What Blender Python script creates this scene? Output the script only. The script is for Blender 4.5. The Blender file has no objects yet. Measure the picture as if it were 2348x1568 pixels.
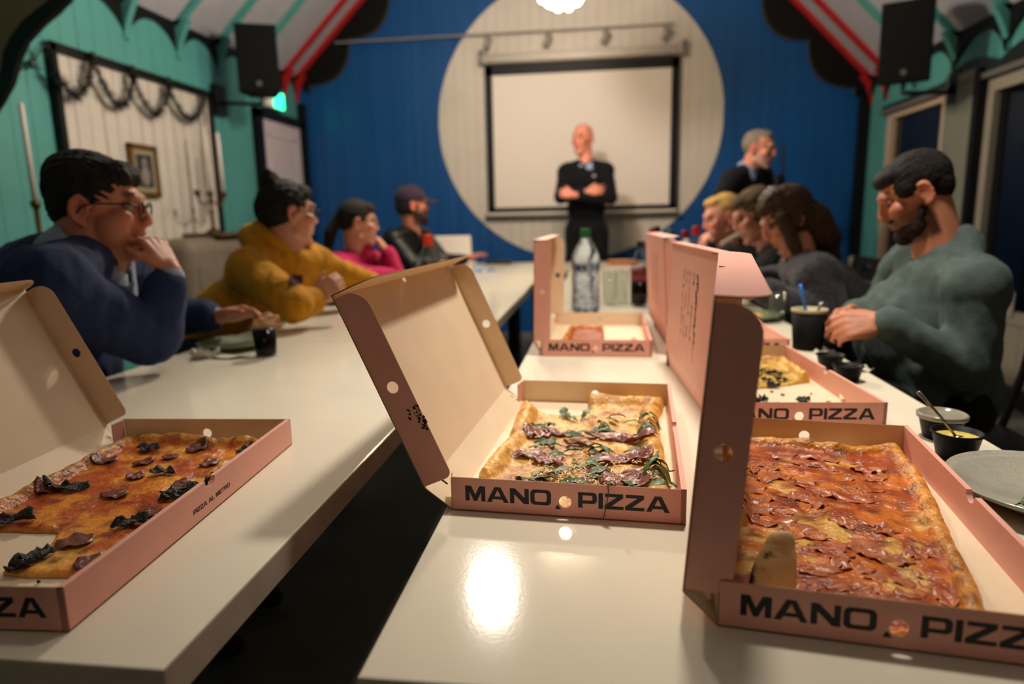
import bpy, bmesh, math, random
import numpy as np
from mathutils import Vector, Matrix, noise
from mathutils.geometry import tessellate_polygon
random.seed(7); rng = np.random.default_rng(7)
S = bpy.context.scene
COL = S.collection
PI = math.pi

# ---------------------------------------------------------------- camera, world, lights, exposure
FPX = 1534.41
CF = Vector((-0.12761, 0.97502, -0.18161)).normalized()
_pi, _ya, _ro = math.radians(10.4626), math.radians(7.4559), math.radians(-1.1948)
CF = Vector((-math.sin(_ya)*math.cos(_pi), math.cos(_ya)*math.cos(_pi), -math.sin(_pi)))
_R = Vector((math.cos(_ya), math.sin(_ya), 0)); _U = _R.cross(CF)
CR = math.cos(_ro)*_R + math.sin(_ro)*_U
CU = -math.sin(_ro)*_R + math.cos(_ro)*_U
CAM = Vector((0, 0, 1.09307))
cd = bpy.data.cameras.new('camera'); cam = bpy.data.objects.new('camera', cd); COL.objects.link(cam)
cam.matrix_world = Matrix(((CR.x, CU.x, -CF.x, CAM.x), (CR.y, CU.y, -CF.y, CAM.y), (CR.z, CU.z, -CF.z, CAM.z), (0, 0, 0, 1)))
cd.sensor_width = 36; cd.lens = FPX/2348*36; cd.clip_start = .02
cd.dof.use_dof = True; cd.dof.focus_distance = .82; cd.dof.aperture_fstop = 2.8
S.camera = cam
S.view_settings.view_transform = 'Standard'; S.view_settings.look = 'None'
S.view_settings.gamma = 1; S.view_settings.use_curve_mapping = False
S.view_settings.exposure = .95
S.cycles.use_denoising = True
S.cycles.max_bounces = 12; S.cycles.transmission_bounces = 12; S.cycles.transparent_max_bounces = 24
S.cycles.caustics_reflective = False; S.cycles.caustics_refractive = False
S.cycles.sample_clamp_indirect = 4
w = bpy.data.worlds.new('night'); S.world = w; w.use_nodes = True
w.node_tree.nodes['Background'].inputs[0].default_value = (.02, .025, .04, 1)
w.node_tree.nodes['Background'].inputs[1].default_value = .3
WARM = (1, .905, .775)
def lamp(name, loc, power, radius=.12, col=WARM):
    l = bpy.data.lights.new(name, 'POINT'); l.energy = power; l.shadow_soft_size = radius; l.color = col
    o = bpy.data.objects.new(name, l); o.location = loc; COL.objects.link(o); return o
lamp('ceiling_lamp_or_fill_light', (-.60, 3.5, 2.50), 64, .10)
def pendant(name, loc, power, size, blend=.7, radius=.12):
    l = bpy.data.lights.new(name, 'SPOT'); l.energy = power; l.shadow_soft_size = radius; l.color = WARM; l.spot_size = math.radians(size); l.spot_blend = blend
    o = bpy.data.objects.new(name, l); o.location = loc; COL.objects.link(o); return o
pendant('pendant_lamp_light', (.28, 1.50, 2.85), 105, 70, .9)
lamp('ceiling_lamp_or_fill_light', (.1, -1.4, 2.9), 5, .2)  # weak fill light behind the camera, where no lamp is known

# ---------------------------------------------------------------- helpers
def lin(c):
    return tuple(((x/255/12.92) if x/255 <= .04045 else ((x/255+.055)/1.055)**2.4) for x in c) + (1,)
def ray(px, py): return CF*FPX + CR*(px-1174) - CU*(py-784)
def on_y(px, py, Y): d = ray(px, py); return CAM + d*(Y/d.y)
def on_x(px, py, X): d = ray(px, py); return CAM + d*(X/d.x)
def on_z(px, py, Z): d = ray(px, py); return CAM + d*((Z-CAM.z)/d.z)
_mats = {}
def mat(name, col, rough=.5, metal=0, noise_amt=0, noise_scale=8, bump=0, bump_scale=60, emit=None, strength=0, trans=0, ior=1.45, spec=.5, coat=0, sheen=0, attr=None, stretch=None, alpha=1):
    if name in _mats: return _mats[name]
    m = bpy.data.materials.new(name); m.use_nodes = True; nt = m.node_tree; N = nt.nodes; L = nt.links
    b = N['Principled BSDF']
    c = lin(col) if max(col) > 1.5 else tuple(col)+(1,)
    b.inputs['Base Color'].default_value = c
    b.inputs['Roughness'].default_value = rough; b.inputs['Metallic'].default_value = metal
    b.inputs['Specular IOR Level'].default_value = spec; b.inputs['IOR'].default_value = ior
    b.inputs['Transmission Weight'].default_value = trans
    b.inputs['Coat Weight'].default_value = coat
    b.inputs['Sheen Weight'].default_value = sheen
    if emit is not None:
        b.inputs['Emission Color'].default_value = lin(emit) if max(emit) > 1.5 else tuple(emit)+(1,)
        b.inputs['Emission Strength'].default_value = strength
    src = None
    if attr:
        a = N.new('ShaderNodeVertexColor'); a.layer_name = attr; src = a.outputs[0]
    if noise_amt or bump:
        tc = N.new('ShaderNodeTexCoord'); mp = N.new('ShaderNodeMapping'); L.new(tc.outputs['Object'], mp.inputs[0])
        if stretch: mp.inputs['Scale'].default_value = stretch
    if noise_amt:
        n = N.new('ShaderNodeTexNoise'); n.inputs['Scale'].default_value = noise_scale; n.inputs['Detail'].default_value = 5
        L.new(mp.outputs[0], n.inputs['Vector'])
        r = N.new('ShaderNodeMapRange'); r.inputs[1].default_value = .3; r.inputs[2].default_value = .7
        r.inputs[3].default_value = 1-noise_amt; r.inputs[4].default_value = 1+noise_amt
        L.new(n.outputs[0], r.inputs[0])
        mx = N.new('ShaderNodeMix'); mx.data_type = 'RGBA'; mx.blend_type = 'MULTIPLY'; mx.inputs[0].default_value = 1
        if src: L.new(src, mx.inputs[6])
        else: mx.inputs[6].default_value = c
        cc = N.new('ShaderNodeCombineColor')
        for i in range(3): L.new(r.outputs[0], cc.inputs[i])
        L.new(cc.outputs[0], mx.inputs[7]); src = mx.outputs[2]
    if src: L.new(src, b.inputs['Base Color'])
    if bump:
        n2 = N.new('ShaderNodeTexNoise'); n2.inputs['Scale'].default_value = bump_scale; n2.inputs['Detail'].default_value = 4
        L.new(mp.outputs[0], n2.inputs['Vector'])
        bp = N.new('ShaderNodeBump'); bp.inputs['Strength'].default_value = bump; bp.inputs['Distance'].default_value = .01
        L.new(n2.outputs[0], bp.inputs['Height']); L.new(bp.outputs[0], b.inputs['Normal'])
    _mats[name] = m; return m
def mesh(name, verts, faces, mats, parent=None, smooth=False, fm=None, loc=None):
    me = bpy.data.meshes.new(name); me.from_pydata([tuple(v) for v in verts], [], [tuple(f) for f in faces])
    for m in (mats if isinstance(mats, (list, tuple)) else [mats]): me.materials.append(m)
    if fm is not None: me.polygons.foreach_set('material_index', fm)
    if smooth: me.polygons.foreach_set('use_smooth', [True]*len(me.polygons))
    me.update()
    o = bpy.data.objects.new(name, me); COL.objects.link(o)
    if loc is not None: o.location = loc
    if parent is not None: o.parent = parent
    return o
def tag(o, label=None, cat=None, group=None, kind=None):
    if label: o['label'] = label
    if cat: o['category'] = cat
    if group: o['group'] = group
    if kind: o['kind'] = kind
    return o
def thing(name, label, cat, loc=(0, 0, 0), rz=0, group=None):
    o = bpy.data.objects.new(name, None); COL.objects.link(o); o.location = loc; o.rotation_euler = (0, 0, rz)
    o.empty_display_size = .05
    return tag(o, label, cat, group)
def copy_tree(o, parent=None):
    c = o.copy(); COL.objects.link(c)
    if parent is not None: c.parent = parent
    for ch in list(o.children): copy_tree(ch, c)
    return c
class MB:
    """collects simple shapes into one mesh"""
    def __init__(s): s.v = []; s.f = []
    def add(s, v, f):
        b = len(s.v); s.v += [Vector(x) for x in v]; s.f += [tuple(b+i for i in q) for q in f]; return s
    def box(s, c, d, M=None):
        x, y, z = d[0]/2, d[1]/2, d[2]/2
        v = [Vector((sx*x, sy*y, sz*z)) for sz in (-1, 1) for sy in (-1, 1) for sx in (-1, 1)]
        if M is not None: v = [M @ q for q in v]
        v = [q+Vector(c) for q in v]
        return s.add(v, [(0, 2, 3, 1), (4, 5, 7, 6), (0, 1, 5, 4), (2, 6, 7, 3), (0, 4, 6, 2), (1, 3, 7, 5)])
    def bbox(s, c, d, r=.006, M=None, seg=2):
        """rounded box"""
        bm = bmesh.new(); bmesh.ops.create_cube(bm, size=1)
        for q in bm.verts: q.co = Vector((q.co.x*d[0], q.co.y*d[1], q.co.z*d[2]))
        bmesh.ops.bevel(bm, geom=bm.edges[:], offset=r, segments=seg, affect='EDGES', profile=.5)
        bm.verts.index_update()
        v = [(M @ q.co if M is not None else q.co)+Vector(c) for q in bm.verts]; f = [tuple(x.index for x in p.verts) for p in bm.faces]
        bm.free(); return s.add(v, f)
    def tube(s, pts, r, seg=10, cap=True):
        pts = [Vector(p) for p in pts]; n = len(pts); rs = r if isinstance(r, (list, tuple)) else [r]*n
        v = []; f = []; prev = None
        for i, p in enumerate(pts):
            t = (pts[min(i+1, n-1)]-pts[max(i-1, 0)]).normalized()
            if prev is None:
                a = Vector((0, 0, 1)) if abs(t.z) < .9 else Vector((1, 0, 0)); u = t.cross(a).normalized()
            else:
                u = (prev-t*prev.dot(t)).normalized()
            prev = u; q = t.cross(u)
            for k in range(seg):
                a = 2*PI*k/seg; v.append(p+(u*math.cos(a)+q*math.sin(a))*rs[i])
        for i in range(n-1):
            for k in range(seg):
                k2 = (k+1) % seg; f.append((i*seg+k, i*seg+k2, (i+1)*seg+k2, (i+1)*seg+k))
        if cap:
            f.append(tuple(range(seg-1, -1, -1))); f.append(tuple((n-1)*seg+k for k in range(seg)))
        return s.add(v, f)
    def lathe(s, prof, c=(0, 0, 0), seg=28, M=None):
        """prof: list of (r,z)"""
        v = []; f = []; n = len(prof)
        for r, z in prof:
            for k in range(seg):
                a = 2*PI*k/seg; q = Vector((r*math.cos(a), r*math.sin(a), z)); v.append((M @ q if M is not None else q)+Vector(c))
        for i in range(n-1):
            for k in range(seg):
                k2 = (k+1) % seg; f.append((i*seg+k, i*seg+k2, (i+1)*seg+k2, (i+1)*seg+k))
        if prof[0][0] > 1e-6: f.append(tuple(range(seg-1, -1, -1)))
        if prof[-1][0] > 1e-6: f.append(tuple((n-1)*seg+k for k in range(seg)))
        return s.add(v, f)
    def ball(s, c, r, seg=14, rings=9, M=None):
        v = []; f = []; r = (r, r, r) if not isinstance(r, (tuple, list)) else r
        for i in range(1, rings):
            p = PI*i/rings
            for k in range(seg):
                a = 2*PI*k/seg; q = Vector((r[0]*math.sin(p)*math.cos(a), r[1]*math.sin(p)*math.sin(a), r[2]*math.cos(p)))
                v.append((M @ q if M is not None else q)+Vector(c))
        top = len(v); q = Vector((0, 0, r[2])); v.append((M @ q if M is not None else q)+Vector(c)); v.append((M @ -q if M is not None else -q)+Vector(c))
        for i in range(rings-2):
            for k in range(seg):
                k2 = (k+1) % seg; f.append((i*seg+k, (i+1)*seg+k, (i+1)*seg+k2, i*seg+k2))
        for k in range(seg):
            k2 = (k+1) % seg; f.append((top, k, k2)); b = (rings-2)*seg; f.append((top+1, b+k2, b+k))
        return s.add(v, f)
    def prism(s, poly, M, t, holes=()):
        """poly 2D extruded from 0 to -t along the frame's third axis"""
        loops = [list(poly)]+[list(h) for h in holes]
        tris = tessellate_polygon([[Vector((x, y, 0)) for x, y in lp] for lp in loops])
        flat = [p for lp in loops for p in lp]; n = len(flat)
        v = [M @ Vector((x, y, 0)) for x, y in flat]+[M @ Vector((x, y, -t)) for x, y in flat]
        f = []
        for a, b, c in tris:
            A, B, Cc = flat[a], flat[b], flat[c]
            if (B[0]-A[0])*(Cc[1]-A[1])-(B[1]-A[1])*(Cc[0]-A[0]) < 0: a, b, c = a, c, b
            f.append((a, b, c)); f.append((n+c, n+b, n+a))
        b0 = 0; s.nflat = len(f)
        for li, lp in enumerate(loops):
            m = len(lp); ar = sum(lp[i][0]*lp[(i+1) % m][1]-lp[(i+1) % m][0]*lp[i][1] for i in range(m))
            for i in range(m):
                j = (i+1) % m; q = (b0+i, b0+j, n+b0+j, n+b0+i)
                if (ar > 0) == (li == 0): q = q[::-1]
                f.append(q)
            b0 += m
        return s.add(v, f)
    def build(s, name, m, parent=None, smooth=False, loc=None):
        return mesh(name, s.v, s.f, m, parent, smooth, loc=loc)
def autosmooth(o, ang=40):
    me = o.data; me.polygons.foreach_set('use_smooth', [True]*len(me.polygons))
    bm = bmesh.new(); bm.from_mesh(me)
    for e in bm.edges:
        if len(e.link_faces) == 2 and e.calc_face_angle(0) > math.radians(ang): e.smooth = False
    bm.to_mesh(me); bm.free(); return o
def frame(o, x, y):
    x = Vector(x).normalized(); y = Vector(y); y = (y-x*y.dot(x)).normalized(); z = x.cross(y)
    return Matrix(((x.x, y.x, z.x, o[0]), (x.y, y.y, z.y, o[1]), (x.z, y.z, z.z, o[2]), (0, 0, 0, 1)))
def struct(o): o['kind'] = 'structure'; return o
def circ(cx, cy, r, n=20): return [(cx+r*math.cos(2*PI*k/n), cy+r*math.sin(2*PI*k/n)) for k in range(n)]

# ---------------------------------------------------------------- palette
M_teal = mat('teal paint', (80, 150, 144), .5, noise_amt=.08, noise_scale=3)
M_blue = mat('blue paint', (14, 76, 138), .38, noise_amt=.12, noise_scale=2, stretch=(6, 1, .3))
M_white = mat('warm white paint', (214, 204, 192), .42, noise_amt=.05, noise_scale=3)
M_black = mat('black paint', (9, 8, 8), .5, spec=.3)
M_red = mat('red paint', (172, 30, 32), .45)
M_ceil = mat('pale grey ceiling paint', (170, 168, 174), .6, noise_amt=.05)
M_brown = mat('drab brown panel', (122, 100, 68), .6, noise_amt=.1)
M_floor = mat('grey floor', (120, 116, 108), .5, noise_amt=.15, noise_scale=4)
M_table = mat('white laminate', (226, 217, 196), .115, spec=.14, noise_amt=.03, noise_scale=5, bump=.012, bump_scale=260)
M_edge = mat('worn laminate edge', (196, 186, 166), .45, noise_amt=.12, noise_scale=20)
M_metal_dark = mat('black steel', (18, 18, 20), .4, .3)
M_plastic = mat('black plastic', (11, 11, 12), .45, spec=.35)

# ---------------------------------------------------------------- room
YW, XL, XR = 6.4, -2.84, 2.31
ZL, ZR = 2.43, 2.20                       # eaves
RX, RZ = -.33, 4.84                       # ridge
YB = -3.0
fl = struct(MB().box((-.26, (YW+YB)/2, -.05), (XR-XL+.4, YW-YB+.4, .1)).build('floor', M_floor))
# far wall
wb = struct(mesh('wall_back', [(XL, YW+.02, 0), (XR, YW+.02, 0), (XR, YW+.02, ZR), (RX, YW+.02, RZ), (XL, YW+.02, ZL), (XL, YW+.12, 0), (XR, YW+.12, 0), (XR, YW+.12, ZR), (RX, YW+.12, RZ), (XL, YW+.12, ZL)],
     [(0, 1, 2, 3, 4), (9, 8, 7, 6, 5), (0, 5, 6, 1), (1, 6, 7, 2), (2, 7, 8, 3), (3, 8, 9, 4), (4, 9, 5, 0)], M_blue))
def roof_z(x): return min(ZL+(x-XL)*(RZ-ZL)/(RX-XL), ZR+(XR-x)*(RZ-ZR)/(XR-RX))
pw = .1
n = int((XR-XL)/pw); pw = (XR-XL)/n
for i in range(n):
    a = XL+i*pw+.0012; b = a+pw-.0024; dy = random.uniform(0, .0015)
    MB().prism([(a, .0), (b, 0), (b, roof_z(b)-.002), (a, roof_z(a)-.002)], frame((0, YW+dy, 0), (1, 0, 0), (0, 0, 1)), .02).build('plank', M_blue, wb)
# white disc laid over the boards, cut from boards itself
CX, CZ, CRX, CRZ = -.191, 1.965, 1.293, 1.262
for i in range(n):
    a = XL+i*pw+.0012; b = a+pw-.0024
    lo = max(a, CX-CRX); hi = min(b, CX+CRX)
    if hi-lo < .004: continue
    xs = np.linspace(lo, hi, 6)
    up = [(x, CZ+CRZ*math.sqrt(max(0, 1-((x-CX)/CRX)**2))) for x in xs]; dn = [(x, CZ-CRZ*math.sqrt(max(0, 1-((x-CX)/CRX)**2))) for x in xs]
    if up[0][1]-dn[0][1] < 1e-4: dn = dn[1:]
    if up[-1][1]-dn[-1][1] < 1e-4: up = up[:-1]
    dy = random.uniform(0, .0012)
    MB().prism(dn+up[::-1], frame((0, YW-.010+dy, 0), (1, 0, 0), (0, 0, 1)), .009).build('circle_plank', M_white, wb)
# left wall (teal boards) and right wall
wl = struct(MB().box((XL-.07, (YW+YB)/2, ZL/2), (.1, YW-YB, ZL)).build('wall_left', M_teal))
pwl = .128; y = YW
while y > 2.4:
    dx = random.uniform(0, .0015)
    MB().box((XL-.01+dx, y-pwl/2, ZL/2), (.02, pwl-.003, ZL-.004)).build('plank', M_teal, wl); y -= pwl
# ceiling slopes
def slope(name, xa, za, xb, zb, t=.08):
    d = Vector((xb-xa, 0, zb-za)).normalized(); nrm = Vector((-d.z, 0, d.x))
    if nrm.z < 0: nrm = -nrm
    A, B = Vector((xa, 0, za)), Vector((xb, 0, zb)); v = []
    for Y in (YB, YW+.1):
        for p in (A, B, B+nrm*t, A+nrm*t): v.append((p.x, Y, p.z))
    return struct(mesh(name, v, [(0, 1, 2, 3), (7, 6, 5, 4), (0, 4, 5, 1), (1, 5, 6, 2), (2, 6, 7, 3), (3, 7, 4, 0)], M_ceil))
cl = slope('ceiling', XL-.12, ZL-.12*(RZ-ZL)/(RX-XL), RX, RZ)
cr = slope('ceiling', RX, RZ, XR+.12, ZR-.12*(RZ-ZR)/(XR-RX))
wf = struct(MB().prism([(XL-.1, 0), (XR+.1, 0), (XR+.1, ZR), (RX, RZ), (XL-.1, ZL)], frame((0, YB, 0), (1, 0, 0), (0, 0, 1)), .1).build('wall_front', M_brown))
# rafters: a beam up the slope and a drop on the wall
def rafter(Y, side, m, wd=.05, hg=.035, drop=.22):
    X, Z = (XL, ZL) if side < 0 else (XR, ZR)
    d = Vector((RX-X, 0, RZ-Z)); ln = d.length; d.normalize(); nrm = Vector((d.z, 0, -d.x)) if side < 0 else Vector((-d.z, 0, d.x))
    if nrm.z > 0: nrm = -nrm
    mb = MB(); A = Vector((X, Y, Z)); B = Vector((RX, Y, RZ)); ty = Vector((0, wd/2, 0))
    q = [A, B, B+nrm*hg, A+nrm*hg]
    mb.add([p-ty for p in q]+[p+ty for p in q], [(0, 1, 2, 3), (7, 6, 5, 4), (0, 4, 5, 1), (1, 5, 6, 2), (2, 6, 7, 3), (3, 7, 4, 0)])
    s = -side
    prof = [(X, Z+.02), (X, Z-drop)] + [(X+s*(.012+.10*t**1.6), Z-drop+(drop+.02)*t) for t in np.linspace(0, 1, 7)]
    mb.prism(prof, frame((0, Y-wd/2, 0), (1, 0, 0), (0, 0, 1)), wd)
    return mb.build('rafter', m, cl if side < 0 else cr)
YL = [6.33, 6.08, 5.53, 5.01, 4.51, 3.99, 3.47, 2.95]
for k, Y in enumerate(YL): rafter(Y, -1, M_red if k < 2 else M_teal)
YR = [6.33, 6.02, 5.50, 4.94, 4.37, 3.82, 3.27, 2.7]
for k, Y in enumerate(YR): rafter(Y, 1, M_red if k < 2 else M_teal)
# black scalloped frieze boards between the rafters along both eaves
def frieze(side, y0, y1):
    X, Z = (XL+.012, ZL) if side < 0 else (XR-.012, ZR)
    pts = [(y0, Z+.01), (y1, Z+.01)]
    arc = [(y1+(y0-y1)*t, Z-.23+.185*math.sin(PI*t)**.6) for t in np.linspace(0, 1, 17)]
    MB().prism(pts+arc, frame((X, 0, 0), (0, 1, 0), (0, 0, 1)), .012).build('frieze_board', M_black, wl if side < 0 else wr)
# right wall: windows, posts
M_frame_w = mat('window frame paint', (150, 142, 128), .5)
M_glass_n = mat('night window glass', (8, 9, 12), .04, spec=.6)
M_sill = mat('dark green trim', (20, 30, 28), .5)
wr = struct(MB().box((XR+.05, (YW+6.02)/2, ZR/2), (.1, YW-6.02, ZR)).build('wall_right', M_teal))
def wr_panel(y0, y1, z0, z1, m=M_teal, name='panel'):
    w_ = .128; y = y1
    while y > y0+1e-4:
        a = max(y0, y-w_); MB().box((XR+.04+random.uniform(0, .0015), (a+y)/2, (z0+z1)/2), (.08, y-a-.002, z1-z0)).build('plank', m, wr); y = a
wr_panel(2.0, 6.02, 1.93, ZR)
wr_panel(5.95, 6.02, 0, 1.93)
wr_panel(2.0, 6.02, 0, .45, M_frame_w)
MB().box((XR+.05, (2.0+YB)/2, ZR/2), (.1, 2.0-YB, ZR)).build('side_panel', M_brown, wr)
for k in range(len(YL)-1): frieze(-1, YL[k+1], YL[k])
for k in range(len(YR)-1): frieze(1, YR[k+1], YR[k])
def window(nm, y0, y1, z0, z1, fw=.06, frame_m=M_frame_w):
    t = thing(nm, None, None); struct(t); t.location = (XR+.05, (y0+y1)/2, z0)
    mb = MB(); L = t.location
    for (a, b, c, d) in ((y0, y0+fw, z0, z1), (y1-fw, y1, z0, z1), (y0+fw, y1-fw, z0, z0+fw), (y0+fw, y1-fw, z1-fw, z1)):
        mb.box(Vector((XR+.02, (a+b)/2, (c+d)/2))-L, (.06, b-a, d-c))
    mb.build('window_frame', frame_m, t)
    MB().box(Vector((XR+.035, (y0+y1)/2, (z0+z1)/2))-L, (.012, y1-y0-2*fw+.01, z1-z0-2*fw+.01)).build('window_pane', M_glass_n, t)
    return t
window('window_1', 4.98, 5.95, .45, 1.89, .085, mat('pale window jamb', (196, 170, 146), .5))
window('window_2', 2.9, 4.52, .45, 1.84, .07)
window('window_3', 2.0, 2.84, .45, 1.84, .07)
struct(MB().box((XR-.005, 4.76, 1.0), (.10, .34, 1.86)).build('trim_1', mat('grey post paint', (120, 122, 108), .5)))
struct(MB().box((XR-.012, 4.55, 1.0), (.10, .06, 1.84)).build('trim_2', M_black))
# dark head board over the windows with a cut cloud edge
pts = [(2.0, 1.86), (6.0, 1.86), (6.0, 1.915)]
yy = 6.0
arc = []
for k in range(300):
    y_ = 5.0-3.0*k/299
    arc.append((y_, 1.92+.075*abs(math.sin((5.0-y_)*PI/.62))**.8))
struct(MB().prism(pts+arc, frame((XR-.02, 0, 0), (0, 1, 0), (0, 0, 1)), .02).build('trim_3', M_sill))
struct(MB().box((XR-.03, 4.0, 1.865), (.05, 4.0, .03)).build('trim_4', mat('window head', (104, 100, 92), .5)))
struct(MB().box((XR-.015, 2.9, .055), (.03, 6.2, .11)).build('baseboard_right', M_sill))
struct(MB().box((XR-.04, YW-.03, 1.1), (.09, .08, 2.2)).build('trim_5', M_black))
struct(MB().box((XL+.02, YW-.03, 1.1), (.09, .08, 2.2)).build('trim_6', M_black))
# bargeboard: black scalloped board under the far rake, thin gilt edge
M_gilt = mat('gilt edge', (70, 58, 30), .4)
def barge(side):
    X, Z = (XL, ZL) if side < 0 else (XR, ZR)
    d = Vector((RX-X, 0, RZ-Z)); ln = d.length; d.normalize()
    nrm = Vector((d.z, 0, -d.x)) if side < 0 else Vector((-d.z, 0, d.x))
    if nrm.z > 0: nrm = -nrm
    step = .565
    def prof(extra):
        out = []
        N_ = 220
        for k in range(N_+1):
            s_ = ln*k/N_
            out.append((s_, .115+extra+.155*abs(math.sin(PI*((s_-.05) % step)/step))**.75))
        return out
    for nm, extra, Y, m in (('gilt_edge', .012, YW-.012, M_gilt), ('scalloped_board', 0, YW-.03, M_black)):
        p2 = [(0, 0), (ln, 0)]+prof(extra)[::-1]
        o = MB().prism(p2, frame((X, Y, Z), d, nrm), -.015 if side > 0 else .015).build(nm, m, wb)
barge(-1); barge(1)
# near arch board at the left with a black wavy edge
t = thing('trim_7', None, None); struct(t)
ya = 2.9
wave = [on_y(px, py, ya) for px, py in ((-60, 330), (-30, 280), (0, 235), (25, 190), (38, 140), (58, 95), (95, 55), (130, 25), (155, 0), (175, -30), (190, -70), (215, -110), (260, -140))]
inner = [on_y(px, py, ya) for px, py in ((-60, 230), (-30, 205), (0, 165), (6, 120), (22, 85), (50, 48), (90, 15), (110, 0), (130, -30), (148, -70), (170, -110), (205, -140))]
wv = [(p.x, p.z) for p in wave]; iv = [(p.x, p.z) for p in inner]
tl = [(iv[-1][0], 2.9), (XL, 2.9), (XL, iv[0][1])]
MB().prism(wv+iv[::-1], frame((0, ya, 0), (1, 0, 0), (0, 0, 1)), .03).build('wavy_edge', M_black, t)
MB().prism(iv+[(iv[-1][0], 2.75), (XL, 2.48), (XL, iv[0][1])], frame((0, ya+.004, 0), (1, 0, 0), (0, 0, 1)), .02).build('arch_panel', M_brown, t)
# white boarded panel in a black frame on the left wall
t = thing('trim_8', None, None, (XL, 4.06, .5)); struct(t); Lc = t.location
y0, y1, z1 = 3.33, 4.80, 2.04
M_wpanel = mat('white board', (205, 196, 184), .5, noise_amt=.05)
k = 0; y = y0+.03; wpp = (y1-y0-.06)/13
for i in range(13):
    MB().box(Vector((XL+.012+random.uniform(0, .005), y+wpp*(i+.5), 1.25))-Lc, (.02, wpp-.006, 1.5)).build('board', M_wpanel, t)
for (a, b, c, d) in ((y0, y0+.035, .5, z1), (y1-.035, y1, .5, z1), (y0, y1, z1-.045, z1)):
    MB().box(Vector((XL+.025, (a+b)/2, (c+d)/2))-Lc, (.05, b-a, d-c)).build('frame_bar', M_black, t)
MB().box(Vector((XL+.006, (y0+y1)/2, 1.25))-Lc, (.01, y1-y0-.04, 1.5)).build('backing', mat('grey backing', (96, 90, 84), .6), t)
# door in the far left corner
t = thing('door_1', None, None, (XL, 5.88, 0)); struct(t); Lc = t.location
MB().box(Vector((XL+.02, 5.9, .99))-Lc, (.04, .74, 1.96)).build('door_leaf', mat('pale lilac door paint', (206, 192, 194), .45), t)
for (a, b, c, d) in ((5.44, 5.53, 0, 2.03), (6.27, 6.33, 0, 2.03), (5.44, 6.33, 1.965, 2.04)):
    MB().box(Vector((XL+.03, (a+b)/2, (c+d)/2))-Lc, (.06, b-a, d-c)).build('door_frame', M_black, t)
for zc, hh in ((1.5, .7), (.6, .7)):
    mb = MB()
    for (a, b, c, d) in ((5.63, 5.65, zc-hh/2, zc+hh/2), (6.15, 6.17, zc-hh/2, zc+hh/2), (5.63, 6.17, zc-hh/2, zc-hh/2+.02), (5.63, 6.17, zc+hh/2-.02, zc+hh/2)):
        mb.box(Vector((XL+.043, (a+b)/2, (c+d)/2))-Lc, (.012, b-a, d-c))
    mb.build('door_moulding', mat('pale lilac door paint', (206, 192, 194), .45), t)
struct(MB().box((XL+.015, 4.0, .06), (.03, 4.7, .12)).build('baseboard_left', M_black))

# ---------------------------------------------------------------- tables
TZ = .74
def table(label, x0, x1, y0, y1, group='white tables of the long rows', cham=0):
    t = thing('table', label, 'table', ((x0+x1)/2, (y0+y1)/2, 0), 0, group)
    lx, ly = (x1-x0)/2, (y1-y0)/2
    o = MB().bbox((0, 0, TZ-.019), (lx*2, ly*2, .038), .0025).build('tabletop', [M_table, M_edge], t)
    for p in o.data.polygons:
        if abs(p.normal.z) < .5: p.material_index = 1
    
    for sx in (-1, 1):
        for sy in (-1, 1):
            MB().bbox((sx*(lx-.07), sy*(ly-.07), (TZ-.038)/2), (.05, .05, TZ-.038), .005).build('leg', M_metal_dark, t)
    mb = MB()
    for sx in (-1, 1): mb.box((sx*(lx-.07), 0, TZ-.068), (.025, 2*ly-.19, .05))
    for sy in (-1, 1): mb.box((0, sy*(ly-.07), TZ-.068), (2*lx-.19, .025, .05))
    mb.build('apron', M_metal_dark, t)
    return t
TL = [table('white laminate table at the front left, under the open box of meat pizza', -1.165, -.348, .443, 1.9, None),
      table('white table on the left where the person in the mustard hoodie leans', -1.165, -.352, 1.903, 3.35, None),
      table('white table on the left before the person in the pink turtleneck', -1.165, -.358, 3.353, 4.7, None)]
TR = [table('white laminate table at the front right carrying the nearest open pizza boxes', -.188, .598, .45, 1.9, None),
      table('white table on the right carrying the big water bottle and drinking glasses', -.182, .612, 1.903, 3.35, None),
      table('white table on the right before the blond person with a raised hand', -.19, .62, 3.353, 4.7, None)]
table('white table across the far end of the two rows, below the projection screen', -1.2, .6, 4.72, 5.42, None)
# ---------------------------------------------------------------- pizza boxes
M_pink = mat('pink printed card', (230, 167, 151), .5, noise_amt=.035, noise_scale=30, bump=.02, bump_scale=300)
M_inside = mat('off-white card lining', (226, 206, 176), .55, noise_amt=.04, noise_scale=14, bump=.03, bump_scale=180)
M_kraft = mat('brown card edge', (150, 112, 70), .7)
M_ink = mat('black ink', (20, 18, 20), .5)
BW, BD, BH, CT = .28, .501, .0426, .0016
def card(name, poly, M, parent, holes=(), t=CT, mats=None):
    mb = MB().prism(poly, M, t, holes); nf = mb.nflat
    o = mb.build(name, mats or [M_pink, M_inside, M_kraft], parent)
    # prism writes front and back triangles alternately, then the rim
    for p in o.data.polygons:
        p.material_index = (p.index % 2) if p.index < nf else 2
    return o
def rr(x0, y0, x1, y1, r):
    """rectangle with four corner radii (bl, br, tr, tl)"""
    out = []
    for (cx, cy, a, q) in ((x0, y0, PI, r[0]), (x1, y0, 1.5*PI, r[1]), (x1, y1, 0, r[2]), (x0, y1, .5*PI, r[3])):
        if q <= 0: out.append((cx, cy)); continue
        px = cx+(q if cx == x0 else -q); py = cy+(q if cy == y0 else -q)
        for k in range(7):
            b = a+k/6*PI/2; out.append((px+q*math.cos(b), py+q*math.sin(b)))
    return out
def arcpts(cx, cy, rx, ry, a0, a1, n=8): return [(cx+rx*math.cos(a0+(a1-a0)*k/n), cy+ry*math.sin(a0+(a1-a0)*k/n)) for k in range(n+1)]
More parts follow.
